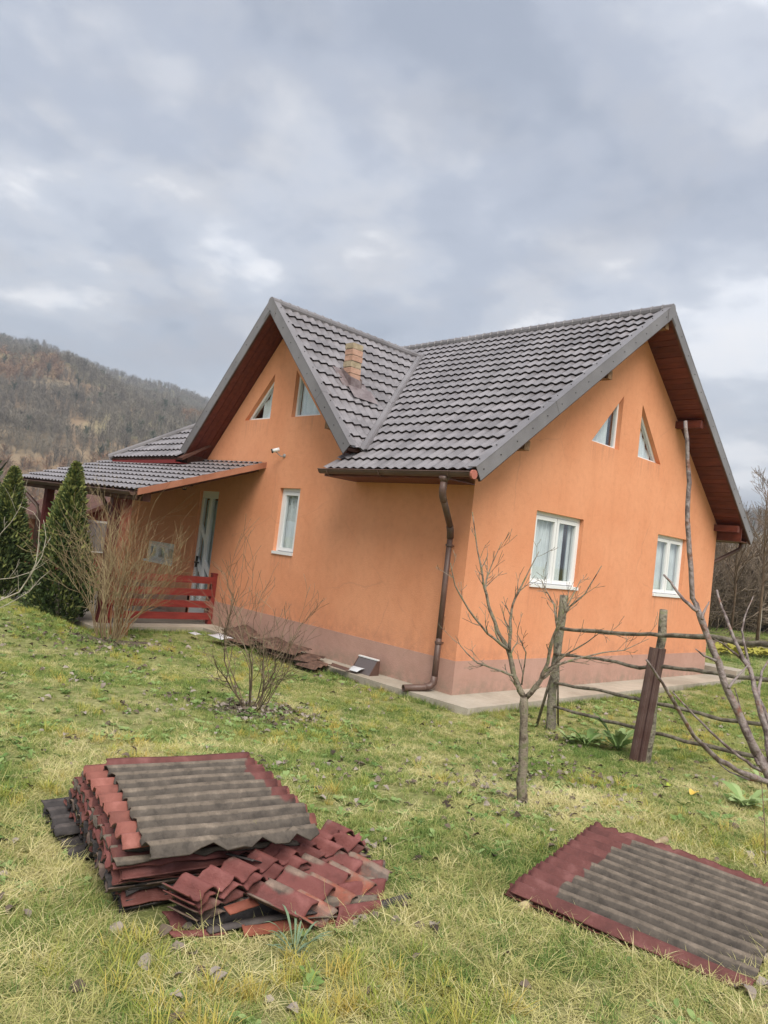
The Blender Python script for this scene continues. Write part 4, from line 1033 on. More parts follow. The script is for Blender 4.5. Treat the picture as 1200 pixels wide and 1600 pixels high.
# brown trapezoidal strip leaning on the second post
def leaning_strip():
    lo = G(997, 1192); hi = D(1030, 1013, dB-.08); t = hi-lo; L = np.linalg.norm(t); t /= L; s = CR-t*(CR @ t); s /= np.linalg.norm(s); n = np.cross(s, t); n = n if n @ CF < 0 else -n
    prof = [(-.105, -.01), (-.10, .0), (-.075, .022), (-.055, .022), (-.045, .004), (-.01, .004), (.0, .022), (.02, .022), (.03, .004), (.07, .004), (.082, .0), (.088, -.05)]
    b = MB(); vs = []
    for P in (lo-t*.05, hi):
        for (x, h) in prof: vs.append(P+s*x*.86+n*h)
        for (x, h) in prof[::-1]: vs.append(P+s*x*.86+n*(h-.004))
    m_ = 2*len(prof); b.add([v-lo for v in vs], [(k, (k+1) % m_, m_+(k+1) % m_, m_+k) for k in range(m_)]+[tuple(range(m_)), tuple(range(m_, 2*m_))[::-1]])
    o = b.build('metal_strip', BROWN_S, None); o.location = lo; tag(o, 'long brown ribbed metal strip leaning on the second fence post', 'metal strip')
BROWN_S = mat('brown_strip', (0.085, 0.045, 0.042), 0.32, (0.12, 0.075, 0.07), 5, spec=.5)
leaning_strip()

# ------------------------------------------------------------------ woody plants
def grow(b, p, d, L, r0, lvl, rr, up=.25, kids=(4, 3, 0), ang=.6, seg=4, jit=.14, rmin=.0012, spr=1.0):
    pts = [p]; rad = [r0]; d = d/np.linalg.norm(d); q = p.copy()
    for i in range(seg):
        d = d+np.array([rr.gauss(0, jit), rr.gauss(0, jit), rr.gauss(0, jit*.7)+up*.3]); d /= np.linalg.norm(d)
        q = q+d*L/seg; pts.append(q.copy()); rad.append(max(rmin, r0*(1-.75*(i+1)/seg)))
    b.tube(pts, rad, 4 if r0 > .004 else 3, cap=False)
    nk = kids[lvl] if lvl < len(kids) else 0
    for k in range(nk):
        t = rr.uniform(.25, .95)*seg; i = min(int(t), seg-1); f = t-i; pp_ = pts[i]*(1-f)+pts[i+1]*f
        dd = pts[i+1]-pts[i]; dd /= np.linalg.norm(dd); a = np.array([rr.gauss(0, 1) for _ in range(3)]); a -= dd*(a @ dd); a /= np.linalg.norm(a)
        grow(b, pp_, dd*math.cos(ang)+a*math.sin(ang), L*rr.uniform(.35, .6), rad[i]*.6, lvl+1, rr, up, kids, ang, max(3, seg-1), jit, rmin)
def bush(name, base, n, h, spread, m, label, cat, seed, kids=(5, 3), r0=.006, lean=(0, 0), group=None, up=.2, rb=.12, rmin=.0016, jit=.13):
    rr = random.Random(seed); b = MB()
    for i in range(n):
        a = rr.uniform(0, 2*math.pi); s_ = spread*math.sqrt(rr.random()); d = np.array([math.cos(a)*s_+lean[0], math.sin(a)*s_+lean[1], 1.0])
        p = np.array([math.cos(a)*rb*rr.random(), math.sin(a)*rb*rr.random(), -.03])
        grow(b, p, d, h*rr.uniform(.65, 1.1)*math.sqrt(1+s_*s_*.4), r0*rr.uniform(.7, 1.2), 0, rr, up, kids, .5, 5, jit, rmin)
    o = b.build(name, m, None, False); o.location = base
    if label: tag(o, label, cat, group)
    return o
bush('bare_shrub', G(172, 1000), 26, 1.70, .56, TWIG, 'tall bushy leafless shrub with many pale stems in front of the porch', 'shrub', 31, kids=(8, 4), r0=.010, rb=.22, rmin=.0017, up=.22, jit=.16)
bush('bare_shrub', G(392, 1108), 13, 1.22, .66, mat('tan_brown_twigs', (.10, .072, .045), .85, (.25, .19, .12), 5), 'medium leafless shrub with budded twigs standing in front of the side wall', 'shrub', 35, kids=(6, 3), r0=.010, rb=.12, up=.24, lean=(.06, -.10), rmin=.0019, jit=.22)

bush('bare_shrub', G(182, 992), 9, 1.55, .30, mat('orange_brown_stems', (.22, .10, .045), .8, (.33, .17, .08), 6), 'few thicker orange brown stems rising within the tall shrub by the porch', 'shrub', 37, kids=(4, 3), r0=.017, rb=.20, rmin=.002, up=.2, jit=.12)
def px_tree(name, m, dep, limbs, label, cat, base, twigs=None, seed=0, sides=7, jitd=.05, tkids=(1,), tl=.16, knob=0.0, rs=1.0):
    """limbs: (list of (px,py), r start, r end, depth offset at the tip)"""
    rr = random.Random(seed); root = empty(name, base); tag(root, label, cat); base = np.array(base)
    tb = MB()
    for li, (pts, ra, rb_, do) in enumerate(limbs):
        P = []; R_ = []; n = len(pts)
        for i, (x, y) in enumerate(pts):
            t = i/(n-1); d0_ = do[0] if isinstance(do, tuple) else 0; d1_ = do[1] if isinstance(do, tuple) else do
            P.append(D(x, y, dep+d0_+(d1_-d0_)*t)-base); R_.append((ra+(rb_-ra)*t)*rs)
        Q = [P[0]]; S_ = [R_[0]]
        for i in range(n-1):
            for k in range(1, 4):
                t = k/3; j = 0 if k == 3 else R_[i]*.35
                Q.append(P[i]*(1-t)+P[i+1]*t+np.array([rr.gauss(0, 1) for _ in range(3)])*j*.6); S_.append((R_[i]*(1-t)+R_[i+1]*t)*(1+rr.uniform(-1, 1)*knob))
        b = MB(); b.tube(Q, S_, sides); b.build('trunk' if li == 0 else 'branch', m, root, True)
        if twigs and li > 0:
            for k in range(twigs):
                i = rr.randrange(1, len(Q)-1); dd = Q[i+1]-Q[i]; dd /= np.linalg.norm(dd); a = np.array([rr.gauss(0, 1) for _ in range(3)]); a -= dd*(a @ dd); a /= np.linalg.norm(a)+1e-9
                grow(tb, Q[i], dd*.75+a*.65, tl*rr.uniform(.5, 1.3), S_[i]*.55, 0, rr, .35, tkids, .6, 4, .12, .0018)
    if twigs: tb.build('twigs', m, root, False)['kind'] = 'stuff'
    return root
BARKS = mat('sapling_bark', (0.085, 0.062, 0.045), .85, (.24, .20, .15), 18, 6, .35, .65, bump=.5, bscale=80, col3=(.16, .165, .08))
bt = G(815, 1256); dt = depth(bt)
px_tree('bare_sapling', BARKS, dt, [
    ([(815, 1262), (817, 1200), (818, 1140), (819, 1088)], .030, .023, 0),
    ([(819, 1090), (803, 1055), (793, 1012), (777, 985), (763, 945), (754, 900), (746, 860), (738, 800)], .017, .0025, .25),
    ([(794, 1015), (762, 990), (732, 952), (711, 915), (704, 880)], .009, .002, -.2),
    ([(802, 1056), (776, 1046), (746, 1036), (729, 1020), (716, 1004)], .007, .002, .3),
    ([(796, 1020), (797, 970), (801, 945), (815, 915), (830, 885), (842, 862)], .010, .002, .1),
    ([(758, 925), (760, 905), (767, 886), (784, 847)], .006, .0018, .15),
    ([(822, 1090), (845, 1063), (856, 1035), (863, 1000), (872, 978), (890, 948), (914, 928), (940, 884)], .015, .002, -.25),
    ([(871, 985), (866, 945), (852, 920), (845, 905)], .007, .0018, .2),
    ([(866, 998), (880, 960), (898, 925), (908, 905)], .007, .0018, .3),
    ([(848, 1060), (868, 1040), (900, 1029), (940, 1020), (975, 1016), (1014, 998)], .008, .0015, .3),
    ([(855, 1046), (885, 1022), (915, 1005), (935, 990), (955, 992)], .006, .0015, -.3),
    ([(815, 1070), (822, 1020), (808, 990), (812, 972)], .005, .0015, -.15)],
    'young leafless fruit tree with a slim forked trunk in front of the house corner', 'tree', bt, twigs=9, seed=5, tkids=(2,), tl=.15, knob=.14, rs=1.25)
dF = 2.75
bf = G(1245, 1470)
px_tree('bare_young_tree', TWIGR, dF, [
    ([(1247, 1475), (1238, 1380), (1222, 1290), (1206, 1218)], .024, .020, (depth(bf)-dF, 0)),
    ([(1208, 1225), (1190, 1190), (1165, 1140), (1145, 1095), (1127, 1050), (1112, 1010), (1095, 965), (1082, 935), (1077, 861), (1074, 800), (1077, 755), (1074, 700), (1071, 658)], .018, .0065, .3),
    ([(1090, 955), (1068, 937), (1052, 916), (1037, 898)], .0075, .0035, .12),
    ([(1097, 968), (1102, 952), (1108, 940)], .006, .002, .05),
    ([(1119, 1033), (1100, 1025), (1087, 1014)], .006, .002, -.1),
    ([(1138, 1075), (1152, 1058), (1172, 1036)], .006, .0025, .1),
    ([(1207, 1216), (1200, 1165), (1183, 1092), (1172, 1045), (1161, 1029), (1150, 1005), (1138, 975), (1128, 950), (1120, 922)], .013, .004, (0, .5)),
    ([(1172, 1046), (1164, 1010), (1159, 985), (1165, 960), (1177, 932)], .006, .002, (.3, .5)),
    ([(1168, 1040), (1150, 1022), (1132, 1008), (1116, 998)], .006, .002, (.3, .2)),
    ([(1210, 1224), (1160, 1208), (1123, 1188), (1084, 1150), (1060, 1109), (1035, 1067), (1010, 1031)], .011, .0035, (0, -.3)),
    ([(1205, 1212), (1186, 1202), (1156, 1183), (1123, 1155), (1084, 1117), (1051, 1081)], .008, .003, (0, .1)),
    ([(1185, 1195), (1170, 1160), (1160, 1120), (1148, 1075)], .006, .002, (0, .3)),
    ([(1207, 1222), (1170, 1218), (1140, 1206), (1120, 1190)], .005, .002, (0, .2)),
    ([(1210, 1150), (1185, 1090), (1190, 1050), (1215, 1010)], .008, .003, (.1, .5))],
    'leafless young tree with purplish stems rising at the right edge of the lawn', 'tree', bf, seed=8, sides=9, knob=.12)
px_tree('thin_stem', TWIGB, 3.1, [([(1196, 1350), (1195, 1290), (1190, 1225), (1183, 1190)], .0025, .0015, .1)], 'single thin dark stem at the right edge above the lone sheet', 'stem', G(1196, 1352), seed=3)
bl = G(-40, 1010)
px_tree('arching_shrub', mat('bleached_twigs', (.30, .26, .20), .8, (.5, .45, .37), 9), 9.0, [
    ([(-40, 1010), (-38, 980), (-30, 960)], .016, .014, 0),
    ([(-30, 962), (0, 938), (30, 925), (50, 895), (66, 868), (72, 840), (68, 812)], .010, .002, .2),
    ([(-30, 965), (0, 905), (20, 903), (50, 893), (70, 880)], .007, .002, -.2),
    ([(-30, 965), (10, 945), (45, 925), (62, 905), (78, 892)], .006, .002, .3),
    ([(-35, 950), (0, 835), (18, 815), (30, 795), (34, 785)], .005, .0015, .2),
    ([(40, 912), (56, 880), (60, 850), (62, 815), (52, 800), (30, 790)], .006, .002, -.1)],
    'pale arching leafless branches reaching in from the left edge before the conifers', 'shrub', bl, twigs=3, seed=9, tkids=(1,), tl=.3)
bush('bare_shrub', G(48, 925), 14, 1.5, .25, TWIG, 'thin cluster of upright bare stems between the two columnar conifers', 'shrub', 41, kids=(3, 2), r0=.010, rb=.15, rmin=.003)

# ------------------------------------------------------------------ evergreens
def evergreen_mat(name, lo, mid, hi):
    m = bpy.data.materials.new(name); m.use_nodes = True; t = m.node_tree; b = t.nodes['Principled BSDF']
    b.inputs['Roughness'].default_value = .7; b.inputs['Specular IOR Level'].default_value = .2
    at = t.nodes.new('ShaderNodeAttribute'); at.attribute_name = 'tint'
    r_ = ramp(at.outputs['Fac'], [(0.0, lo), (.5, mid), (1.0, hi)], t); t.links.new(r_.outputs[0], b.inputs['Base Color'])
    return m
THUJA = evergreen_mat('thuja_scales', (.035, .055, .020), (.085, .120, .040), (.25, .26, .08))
SPRUCE = evergreen_mat('spruce_needles', (.05, .08, .035), (.09, .13, .055), (.14, .18, .08))
def evergreen(name, base, h, rad, n, m, label, seed, leaf=.06, top=(0, 0), power=.75):
    rr = np.random.RandomState(seed); root = empty(name, base); tag(root, label, 'conifer')
    b = MB(); b.tube([(0, 0, -.05), (0, 0, h*.8)], [rad*.12, .01], 6); b.build('trunk', BARKG, root)
    t = rr.rand(n)**.9; ang = rr.rand(n)*2*math.pi
    lob = 1+.20*np.sin(ang*3+t*9)+.12*np.sin(ang*5-t*17+2)+.10*rr.randn(n)
    prof = np.minimum(1, (1-t)**power*1.12)*np.minimum(1, .72+t*3)
    R_ = rad*prof*lob*(1-.45*rr.rand(n)**2.2)
    c = np.stack([np.cos(ang)*R_+top[0]*t*h, np.sin(ang)*R_+top[1]*t*h, t*h*.99+.02], -1)
    o_ = np.stack([np.cos(ang), np.sin(ang), np.full(n, 1.1)], -1)+rr.randn(n, 3)*.45; o_ /= np.linalg.norm(o_, axis=1)[:, None]
    s_ = np.cross(o_, rr.randn(n, 3)); s_ /= np.linalg.norm(s_, axis=1)[:, None]
    L = leaf*(.6+.8*rr.rand(n))[:, None]
    v = np.concatenate([c-s_*L*.30, c+s_*L*.30, c+o_*L+s_*L*.12, c+o_*L*1.25, c+o_*L-s_*L*.14], 1).reshape(-1, 3)
    me = bpy.data.meshes.new('crown'); me.vertices.add(len(v)); me.vertices.foreach_set('co', v.ravel()); me.loops.add(len(v)); me.loops.foreach_set('vertex_index', np.arange(len(v)))
    me.polygons.add(n); me.polygons.foreach_set('loop_start', np.arange(n)*5); me.materials.append(m); me.update(calc_edges=True)
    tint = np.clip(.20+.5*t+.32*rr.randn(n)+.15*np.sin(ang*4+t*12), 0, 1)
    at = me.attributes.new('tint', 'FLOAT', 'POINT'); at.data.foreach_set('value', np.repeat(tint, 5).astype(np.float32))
    link('crown', me, root)
g1 = np.array([-2.80, 6.22, float(gz(-2.80, 6.22))]); g2_ = np.array([-2.95, 8.75, float(gz(-2.95, 8.75))])
def hgt(g, py): return (CAM+ray(0, 0)*0, )[0][2]*0+ (D(125, py, depth(g))[2]-g[2])
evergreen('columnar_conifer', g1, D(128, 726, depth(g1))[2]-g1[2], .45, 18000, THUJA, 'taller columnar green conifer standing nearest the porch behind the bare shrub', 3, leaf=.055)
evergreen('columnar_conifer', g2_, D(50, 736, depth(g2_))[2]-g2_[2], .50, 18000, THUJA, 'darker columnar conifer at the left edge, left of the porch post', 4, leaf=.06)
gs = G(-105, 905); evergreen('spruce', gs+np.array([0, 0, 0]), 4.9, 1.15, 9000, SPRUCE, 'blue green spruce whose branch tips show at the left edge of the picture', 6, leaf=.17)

# ------------------------------------------------------------------ scattering with geometry nodes
def scatter(name, pts, rots, scls, idxs, protos, label, cat='grass', kind='stuff'):
    me = bpy.data.meshes.new(name); n = len(pts); me.vertices.add(n); me.vertices.foreach_set('co', np.asarray(pts, np.float32).ravel())
    a = me.attributes.new('rot', 'FLOAT_VECTOR', 'POINT'); a.data.foreach_set('vector', np.asarray(rots, np.float32).ravel())
    a = me.attributes.new('scl', 'FLOAT', 'POINT'); a.data.foreach_set('value', np.asarray(scls, np.float32))
    a = me.attributes.new('pick', 'INT', 'POINT'); a.data.foreach_set('value', np.asarray(idxs, np.int32))
    me.update(); o = link(name, me); tag(o, label, cat, None, kind)
    c = bpy.data.collections.new(name+'_forms')
    for i, (pm) in enumerate(protos):
        po = bpy.data.objects.new('%s_form_%02d' % (name, i), pm); c.objects.link(po)
    ng = bpy.data.node_groups.new(name+'_scatter', 'GeometryNodeTree')
    ng.interface.new_socket('Geometry', in_out='INPUT', socket_type='NodeSocketGeometry'); ng.interface.new_socket('Geometry', in_out='OUTPUT', socket_type='NodeSocketGeometry')
    gi = ng.nodes.new('NodeGroupInput'); go = ng.nodes.new('NodeGroupOutput')
    ci = ng.nodes.new('GeometryNodeCollectionInfo'); ci.inputs['Collection'].default_value = c; ci.inputs['Separate Children'].default_value = True; ci.inputs['Reset Children'].default_value = True
    ip = ng.nodes.new('GeometryNodeInstanceOnPoints'); ip.inputs['Pick Instance'].default_value = True
    def na(nm, ty):
        q = ng.nodes.new('GeometryNodeInputNamedAttribute'); q.data_type = ty; q.inputs['Name'].default_value = nm; return q.outputs['Attribute']
    ng.links.new(gi.outputs[0], ip.inputs['Points']); ng.links.new(ci.outputs[0], ip.inputs['Instance'])
    ng.links.new(na('rot', 'FLOAT_VECTOR'), ip.inputs['Rotation']); ng.links.new(na('scl', 'FLOAT'), ip.inputs['Scale']); ng.links.new(na('pick', 'INT'), ip.inputs['Instance Index'])
    ng.links.new(ip.outputs[0], go.inputs[0])
    md = o.modifiers.new('scatter', 'NODES'); md.node_group = ng
    return o
def leafmat(name, a, b_, c_, rand=.25, trans=.25):
    m = bpy.data.materials.new(name); m.use_nodes = True; t = m.node_tree; bs = t.nodes['Principled BSDF']
    bs.inputs['Roughness'].default_value = .75; bs.inputs['Specular IOR Level'].default_value = .25
    oi = t.nodes.new('ShaderNodeObjectInfo'); n = t.nodes.new('ShaderNodeTexNoise'); n.inputs['Scale'].default_value = .9; n.inputs['Detail'].default_value = 4
    t.links.new(oi.outputs['Location'], n.inputs['Vector'])
    ad = t.nodes.new('ShaderNodeMath'); ad.operation = 'MULTIPLY_ADD'; ad.inputs[1].default_value = .45; t.links.new(oi.outputs['Random'], ad.inputs[0])
    sb_ = t.nodes.new('ShaderNodeMath'); sb_.operation = 'SUBTRACT'; sb_.inputs[1].default_value = .225; t.links.new(n.outputs[0], sb_.inputs[0]); t.links.new(sb_.outputs[0], ad.inputs[2])
    at = t.nodes.new('ShaderNodeAttribute'); at.attribute_name = 'tint'
    a2 = t.nodes.new('ShaderNodeMath'); a2.operation = 'MULTIPLY_ADD'; a2.inputs[1].default_value = rand; t.links.new(at.outputs['Fac'], a2.inputs[0]); t.links.new(ad.outputs[0], a2.inputs[2])
    r_ = ramp(a2.outputs[0], [(.32, a), (.55, b_), (.82, c_)], t)
    t.links.new(r_.outputs[0], bs.inputs['Base Color'])
    tr = t.nodes.new('ShaderNodeBsdfTranslucent'); t.links.new(r_.outputs[0], tr.inputs[0]); ms = t.nodes.new('ShaderNodeMixShader'); ms.inputs[0].default_value = trans
    t.links.new(bs.outputs[0], ms.inputs[1]); t.links.new(tr.outputs[0], ms.inputs[2]); t.links.new(ms.outputs[0], t.nodes['Material Output'].inputs[0])
    return m
GREEN = leafmat('green_grass', (.095, .175, .040), (.195, .285, .070), (.40, .41, .14))
STRAW = leafmat('straw_grass', (.33, .33, .11), (.54, .50, .20), (.70, .62, .34))
YEL = leafmat('yellow_green_grass', (.24, .30, .055), (.42, .42, .09), (.55, .42, .11))
WEED = leafmat('weed_leaf', (.10, .18, .05), (.18, .28, .08), (.28, .38, .14))
DEADL = leafmat('dead_leaf', (.055, .040, .030), (.14, .105, .08), (.33, .28, .24), .3, .1)
def blades(seed, n, hlo, hhi, spread, lie, wid, m, segs=3):
    rr = random.Random(seed); vs = []; fs = []; tint = []
    for _ in range(n):
        a = rr.uniform(0, 2*math.pi); r_ = spread*math.sqrt(rr.random()); p = np.array([math.cos(a)*r_, math.sin(a)*r_, -.004])
        L = rr.uniform(hlo, hhi); az = rr.uniform(0, 2*math.pi); l0 = rr.uniform(lie[0], lie[1]); curl = rr.uniform(.2, .9)
        w = wid*rr.uniform(.6, 1.3); sd_ = np.array([-math.sin(az), math.cos(az), 0]); tw = rr.random(); b0 = len(vs); q = p.copy()
        for s_ in range(segs+1):
            t = s_/segs; el = math.pi/2-(l0+curl*t); el = max(el, -.35)
            ww = w*(1-.8*t**1.5)
            if s_: q = q+np.array([math.cos(az)*math.cos(el), math.sin(az)*math.cos(el), math.sin(el)])*L/segs; q[2] = max(q[2], .002+.01*rr.random())
            if s_ == segs: vs.append(q.copy()); tint.append(tw)
            else: vs += [q-sd_*ww/2, q+sd_*ww/2]; tint += [tw, tw]
        for s_ in range(segs-1): k = b0+2*s_; fs.append((k, k+1, k+3, k+2))
        k = b0+2*(segs-1); fs.append((k, k+1, k+2))
    me = bpy.data.meshes.new('blades'); me.from_pydata([tuple(v) for v in vs], [], fs); me.materials.append(m)
    at = me.attributes.new('tint', 'FLOAT', 'POINT'); at.data.foreach_set('value', tint); me.update(); return me
def rosette(seed, n, L, wid, m, rise=.5):
    rr = random.Random(seed); vs = []; fs = []; tint = []
    for i in range(n):
        az = 2*math.pi*i/n+rr.uniform(-.3, .3); l = L*rr.uniform(.45, 1.15); w = wid*rr.uniform(.7, 1.1); sd_ = np.array([-math.sin(az), math.cos(az), 0]); b0 = len(vs); tw = rr.random(); rs = rise*rr.uniform(.4, 1.3)
        for k, (t, ww) in enumerate(((0, .12), (.25, .25), (.45, .85), (.65, 1.0), (.85, .65), (1, .05))):
            q = np.array([math.cos(az)*t*l, math.sin(az)*t*l, rs*l*math.sin(min(t*1.7, 2.2))*.8]); vs += [q-sd_*w*ww/2+np.array([0, 0, .12*w*ww]), q, q+sd_*w*ww/2+np.array([0, 0, .12*w*ww])]; tint += [tw]*3
        for k in range(5):
            a = b0+3*k; fs += [(a, a+1, a+4, a+3), (a+1, a+2, a+5, a+4)]
    me = bpy.data.meshes.new('rosette'); me.from_pydata([tuple(v) for v in vs], [], fs); me.materials.append(m); me.polygons.foreach_set('use_smooth', [True]*len(fs))
    at = me.attributes.new('tint', 'FLOAT', 'POINT'); at.data.foreach_set('value', tint); me.update(); return me
def deadleaf(seed, L, m):
    rr = random.Random(seed); vs = []; fs = []; n = 6
    for k in range(n+1):
        t = k/n; w = L*.36*math.sin(math.pi*min(1, t*.93+.05))**.8*rr.uniform(.85, 1.1); z = .25*L*math.sin(t*math.pi)*rr.uniform(.6, 1.2)
        vs += [(t*L-L/2, -w, z+.35*w*rr.random()), (t*L-L/2, rr.uniform(-.01, .01)*L, z*.55), (t*L-L/2, w, z+.35*w*rr.random())]
    for k in range(n): a = 3*k; fs += [(a, a+1, a+4, a+3), (a+1, a+2, a+5, a+4)]
    me = bpy.data.meshes.new('leaf'); me.from_pydata(vs, [], fs); me.materials.append(m); me.polygons.foreach_set('use_smooth', [True]*len(fs))
    at = me.attributes.new('tint', 'FLOAT', 'POINT'); at.data.foreach_set('value', [rr.random()]*len(vs)); me.update(); return me

def inpoly(x, y, poly):
    c = np.zeros(len(x), bool); n = len(poly)
    for i in range(n):
        x0, y0 = poly[i][:2]; x1, y1 = poly[(i+1) % n][:2]
        hit = ((y0 > y) != (y1 > y)) & (x < (x1-x0)*(y-y0)/(y1-y0+1e-12)+x0); c ^= hit
    return c
S1 = [base+np.array([-.02, .04, 0]), base+U0*.88+np.array([0, .04, 0]), base+U0*.86+V0*1.0, base+V0*1.02]
S2 = [A0, A1+np.array([.02, .05, 0]), pt(590, 1350, .22), pt(630, 1400, .2), pt(540, 1445, .2), pt(330, 1455, .2), pt(262, 1440, .2)]
S3 = [OR+np.array([.03, 0, 0]), OR+UR*1.0, OR+UR*1.0+VR, OR+VR]
MASK = [S1, S2, S3, [(-.45, -.62), (8.5, -.6), (8.5, 10.5), (0, 10.5), (-.44, 5.0)], [(-2.4, 5.6), (.1, 5.6), (.1, 11), (-2.4, 11)], [(8.4, -.5), (9.2, -.5), (9.2, 1.6), (8.4, 1.6)]]
def points(n_try, dmin, dmax, dens, seed, clump=None, azpad=.06):
    """random lawn points between two distances with dens(d) per m2, inside the view wedge and a margin"""
    rr = np.random.RandomState(seed); az0 = YAW-.50-azpad; az1 = YAW+.50+azpad
    u = rr.rand(n_try); d = np.sqrt(dmin**2+(dmax**2-dmin**2)*u); az = az0+(az1-az0)*rr.rand(n_try)
    x = CAM[0]+np.sin(az)*d; y = CAM[1]+np.cos(az)*d
    A = (az1-az0)/2*(dmax**2-dmin**2); keep = rr.rand(n_try) < dens(d)*A/n_try
    for P in MASK: keep &= ~inpoly(x, y, P)
    if clump is not None: keep &= rr.rand(n_try) < clump(x, y)
    x, y, d = x[keep], y[keep], d[keep]
    return x, y, d, rr
def vnoise(x, y, s, seed):
    rr = np.random.RandomState(seed); Gd = rr.rand(64, 64); X_, Y_ = x*s+100, y*s+100; i, j = np.floor(X_).astype(int), np.floor(Y_).astype(int); fx, fy = X_-i, Y_-j; fx = fx*fx*(3-2*fx); fy = fy*fy*(3-2*fy)
    g = lambda a, b_: Gd[a % 64, b_ % 64]
    return g(i, j)*(1-fx)*(1-fy)+g(i+1, j)*fx*(1-fy)+g(i, j+1)*(1-fx)*fy+g(i+1, j+1)*fx*fy
def patch(x, y): return .5*vnoise(x, y, .8, 1)+.3*vnoise(x, y, 2.1, 2)+.2*vnoise(x, y, 5.5, 3)
def tufts(name, protos, label, bands, clump, seed, smin=.7, smax=1.3, tiltv=.15, cat='grass', lift_=0.0):
    X_, R_, S_ = [], [], []
    for (a, c, dens, sc) in bands:
        A = (1.12)/2*(c*c-a*a); n_try = int(A*dens*1.3)+10
        x, y, d, rr = points(n_try, a, c, lambda q: dens*np.ones_like(q), seed, clump); seed += 1
        z = gz(x, y)+lift_*rr.rand(len(x)); X_.append(np.stack([x, y, z], -1)); R_.append(np.stack([rr.randn(len(x))*tiltv, rr.randn(len(x))*tiltv, rr.rand(len(x))*6.28], -1)); S_.append((smin+(smax-smin)*rr.rand(len(x)))*sc)
    X_ = np.concatenate(X_); R_ = np.concatenate(R_); S_ = np.concatenate(S_); idx = np.random.RandomState(seed).randint(0, len(protos), len(X_))
    return scatter(name, X_, R_, S_, idx, protos, label, cat)
gm = [blades(100+i, 34, .03, .085, .06, (.1, .9), .0042, GREEN) for i in range(5)]
sm_ = [blades(200+i, 30, .06, .17, .08, (.9, 1.5), .0030, STRAW) for i in range(5)]
ym = [blades(300+i, 40, .05, .14, .045, (.1, .8), .0036, YEL) for i in range(3)]
wm = [rosette(400+i, 6+i, .045, .022, WEED) for i in range(4)]
dm = [deadleaf(500+i, .055, DEADL) for i in range(6)]
straw_w = lambda x, y: np.clip((patch(x, y)-.36)*4.5, .10, 1)*np.clip(1.3-(np.hypot(x-CAM[0], y-CAM[1])-3)/8, .14, 1)*np.clip(bare_w(x, y)+.3, 0, 1)
LIT = [(G(px, py), r__) for px, py, r__ in ((395, 1110, .55), (445, 1122, .35), (170, 1003, .6), (770, 1245, .45), (905, 1218, .4), (490, 1495, .22), (60, 1180, .5))]
def litter(x, y):
    w = 0*x
    for g, r__ in LIT: w = np.maximum(w, np.exp(-((x-g[0])**2+(y-g[1])**2)/r__**2*1.2))
    return w
bare_w = lambda x, y: (1-.85*litter(x, y))*np.clip((vnoise(x, y, 1.4, 77)*.6+vnoise(x, y, 4.1, 78)*.4-.30)*7, .12, 1)
green_w = lambda x, y: np.clip(1.15-(patch(x, y)-.40)*3.2, .25, 1)*bare_w(x, y)
tufts('lawn_grass', gm, 'short green lawn grass covering the garden', [(1.5, 3.5, 1250, .62), (3.5, 6, 1100, .58), (6, 10, 750, .56), (10, 18, 260, .8), (18, 45, 40, 1.5)], green_w, 10)
tufts('dry_grass', sm_, 'matted straw coloured dry grass lying among the green', [(1.5, 3.5, 780, .85), (3.5, 6, 680, .85), (6, 10, 300, .75), (10, 18, 40, 1.0)], straw_w, 30)
tufts('grass_tufts', ym, 'yellow green longer grass tufts in the foreground', [(1.5, 3.5, 110, .9), (3.5, 7, 60, .85), (7, 14, 16, .9)], lambda x, y: np.clip((vnoise(x, y, 1.6, 9)-.5)*5, 0, 1), 50)
tufts('lawn_weeds', wm, 'small broad leaved weeds in the lawn', [(1.5, 4, 80, .9), (4, 8, 55, 1.1), (8, 14, 26, 1.4)], lambda x, y: np.clip((vnoise(x, y, 1.1, 19)-.35)*2.5, .1, 1), 60, cat='weeds')
edge = [(9.0, -.5), (7.6, -.57), (-.42, -.64), (-.48, .8), (-.46, 2.2), (-.42, 5.5), (-2.48, 5.58), (-2.5, 9)]
ex = []; er = np.random.RandomState(99)
for (x0, y0), (x1, y1) in zip(edge[:-1], edge[1:]):
    L_ = math.hypot(x1-x0, y1-y0); q = er.rand(int(L_*60)); ex.append(np.stack([x0+(x1-x0)*q+er.randn(len(q))*.045, y0+(y1-y0)*q+er.randn(len(q))*.045], -1))
ex = np.concatenate(ex); ke = vnoise(ex[:, 0], ex[:, 1], 1.8, 5) > .35; ex = ex[ke]
scatter('edge_grass', np.stack([ex[:, 0], ex[:, 1], gz(ex[:, 0], ex[:, 1])-.0], -1), np.stack([er.randn(len(ex))*.2, er.randn(len(ex))*.2, er.rand(len(ex))*6.28], -1), .8+.7*er.rand(len(ex)), er.randint(0, 5, len(ex)), gm, 'uneven grass growing over the edge of the concrete apron', 'grass')
def leaf_w(x, y):
    w = .16+1.4*(vnoise(x, y, 2.3, 91) > .72)
    for (px, py, rr_, k) in ((390, 1112, .75, 6.0), (440, 1120, .5, 5), (170, 1010, .9, 3.0), (60, 990, 1.6, 2.0), (760, 1240, .9, 2.0), (900, 1215, .9, 2.2)):
        g = G(px, py); w = w+k*np.exp(-((x-g[0])**2+(y-g[1])**2)/rr_**2*2)
    return np.clip(w/6, 0, 1)
tufts('fallen_leaves', dm, 'dry grey brown fallen leaves scattered over the grass', [(1.5, 4, 200, 1.05), (4, 9, 280, .95), (9, 16, 110, 1.1)], leaf_w, 70, tiltv=.35, cat='leaves', lift_=.03)
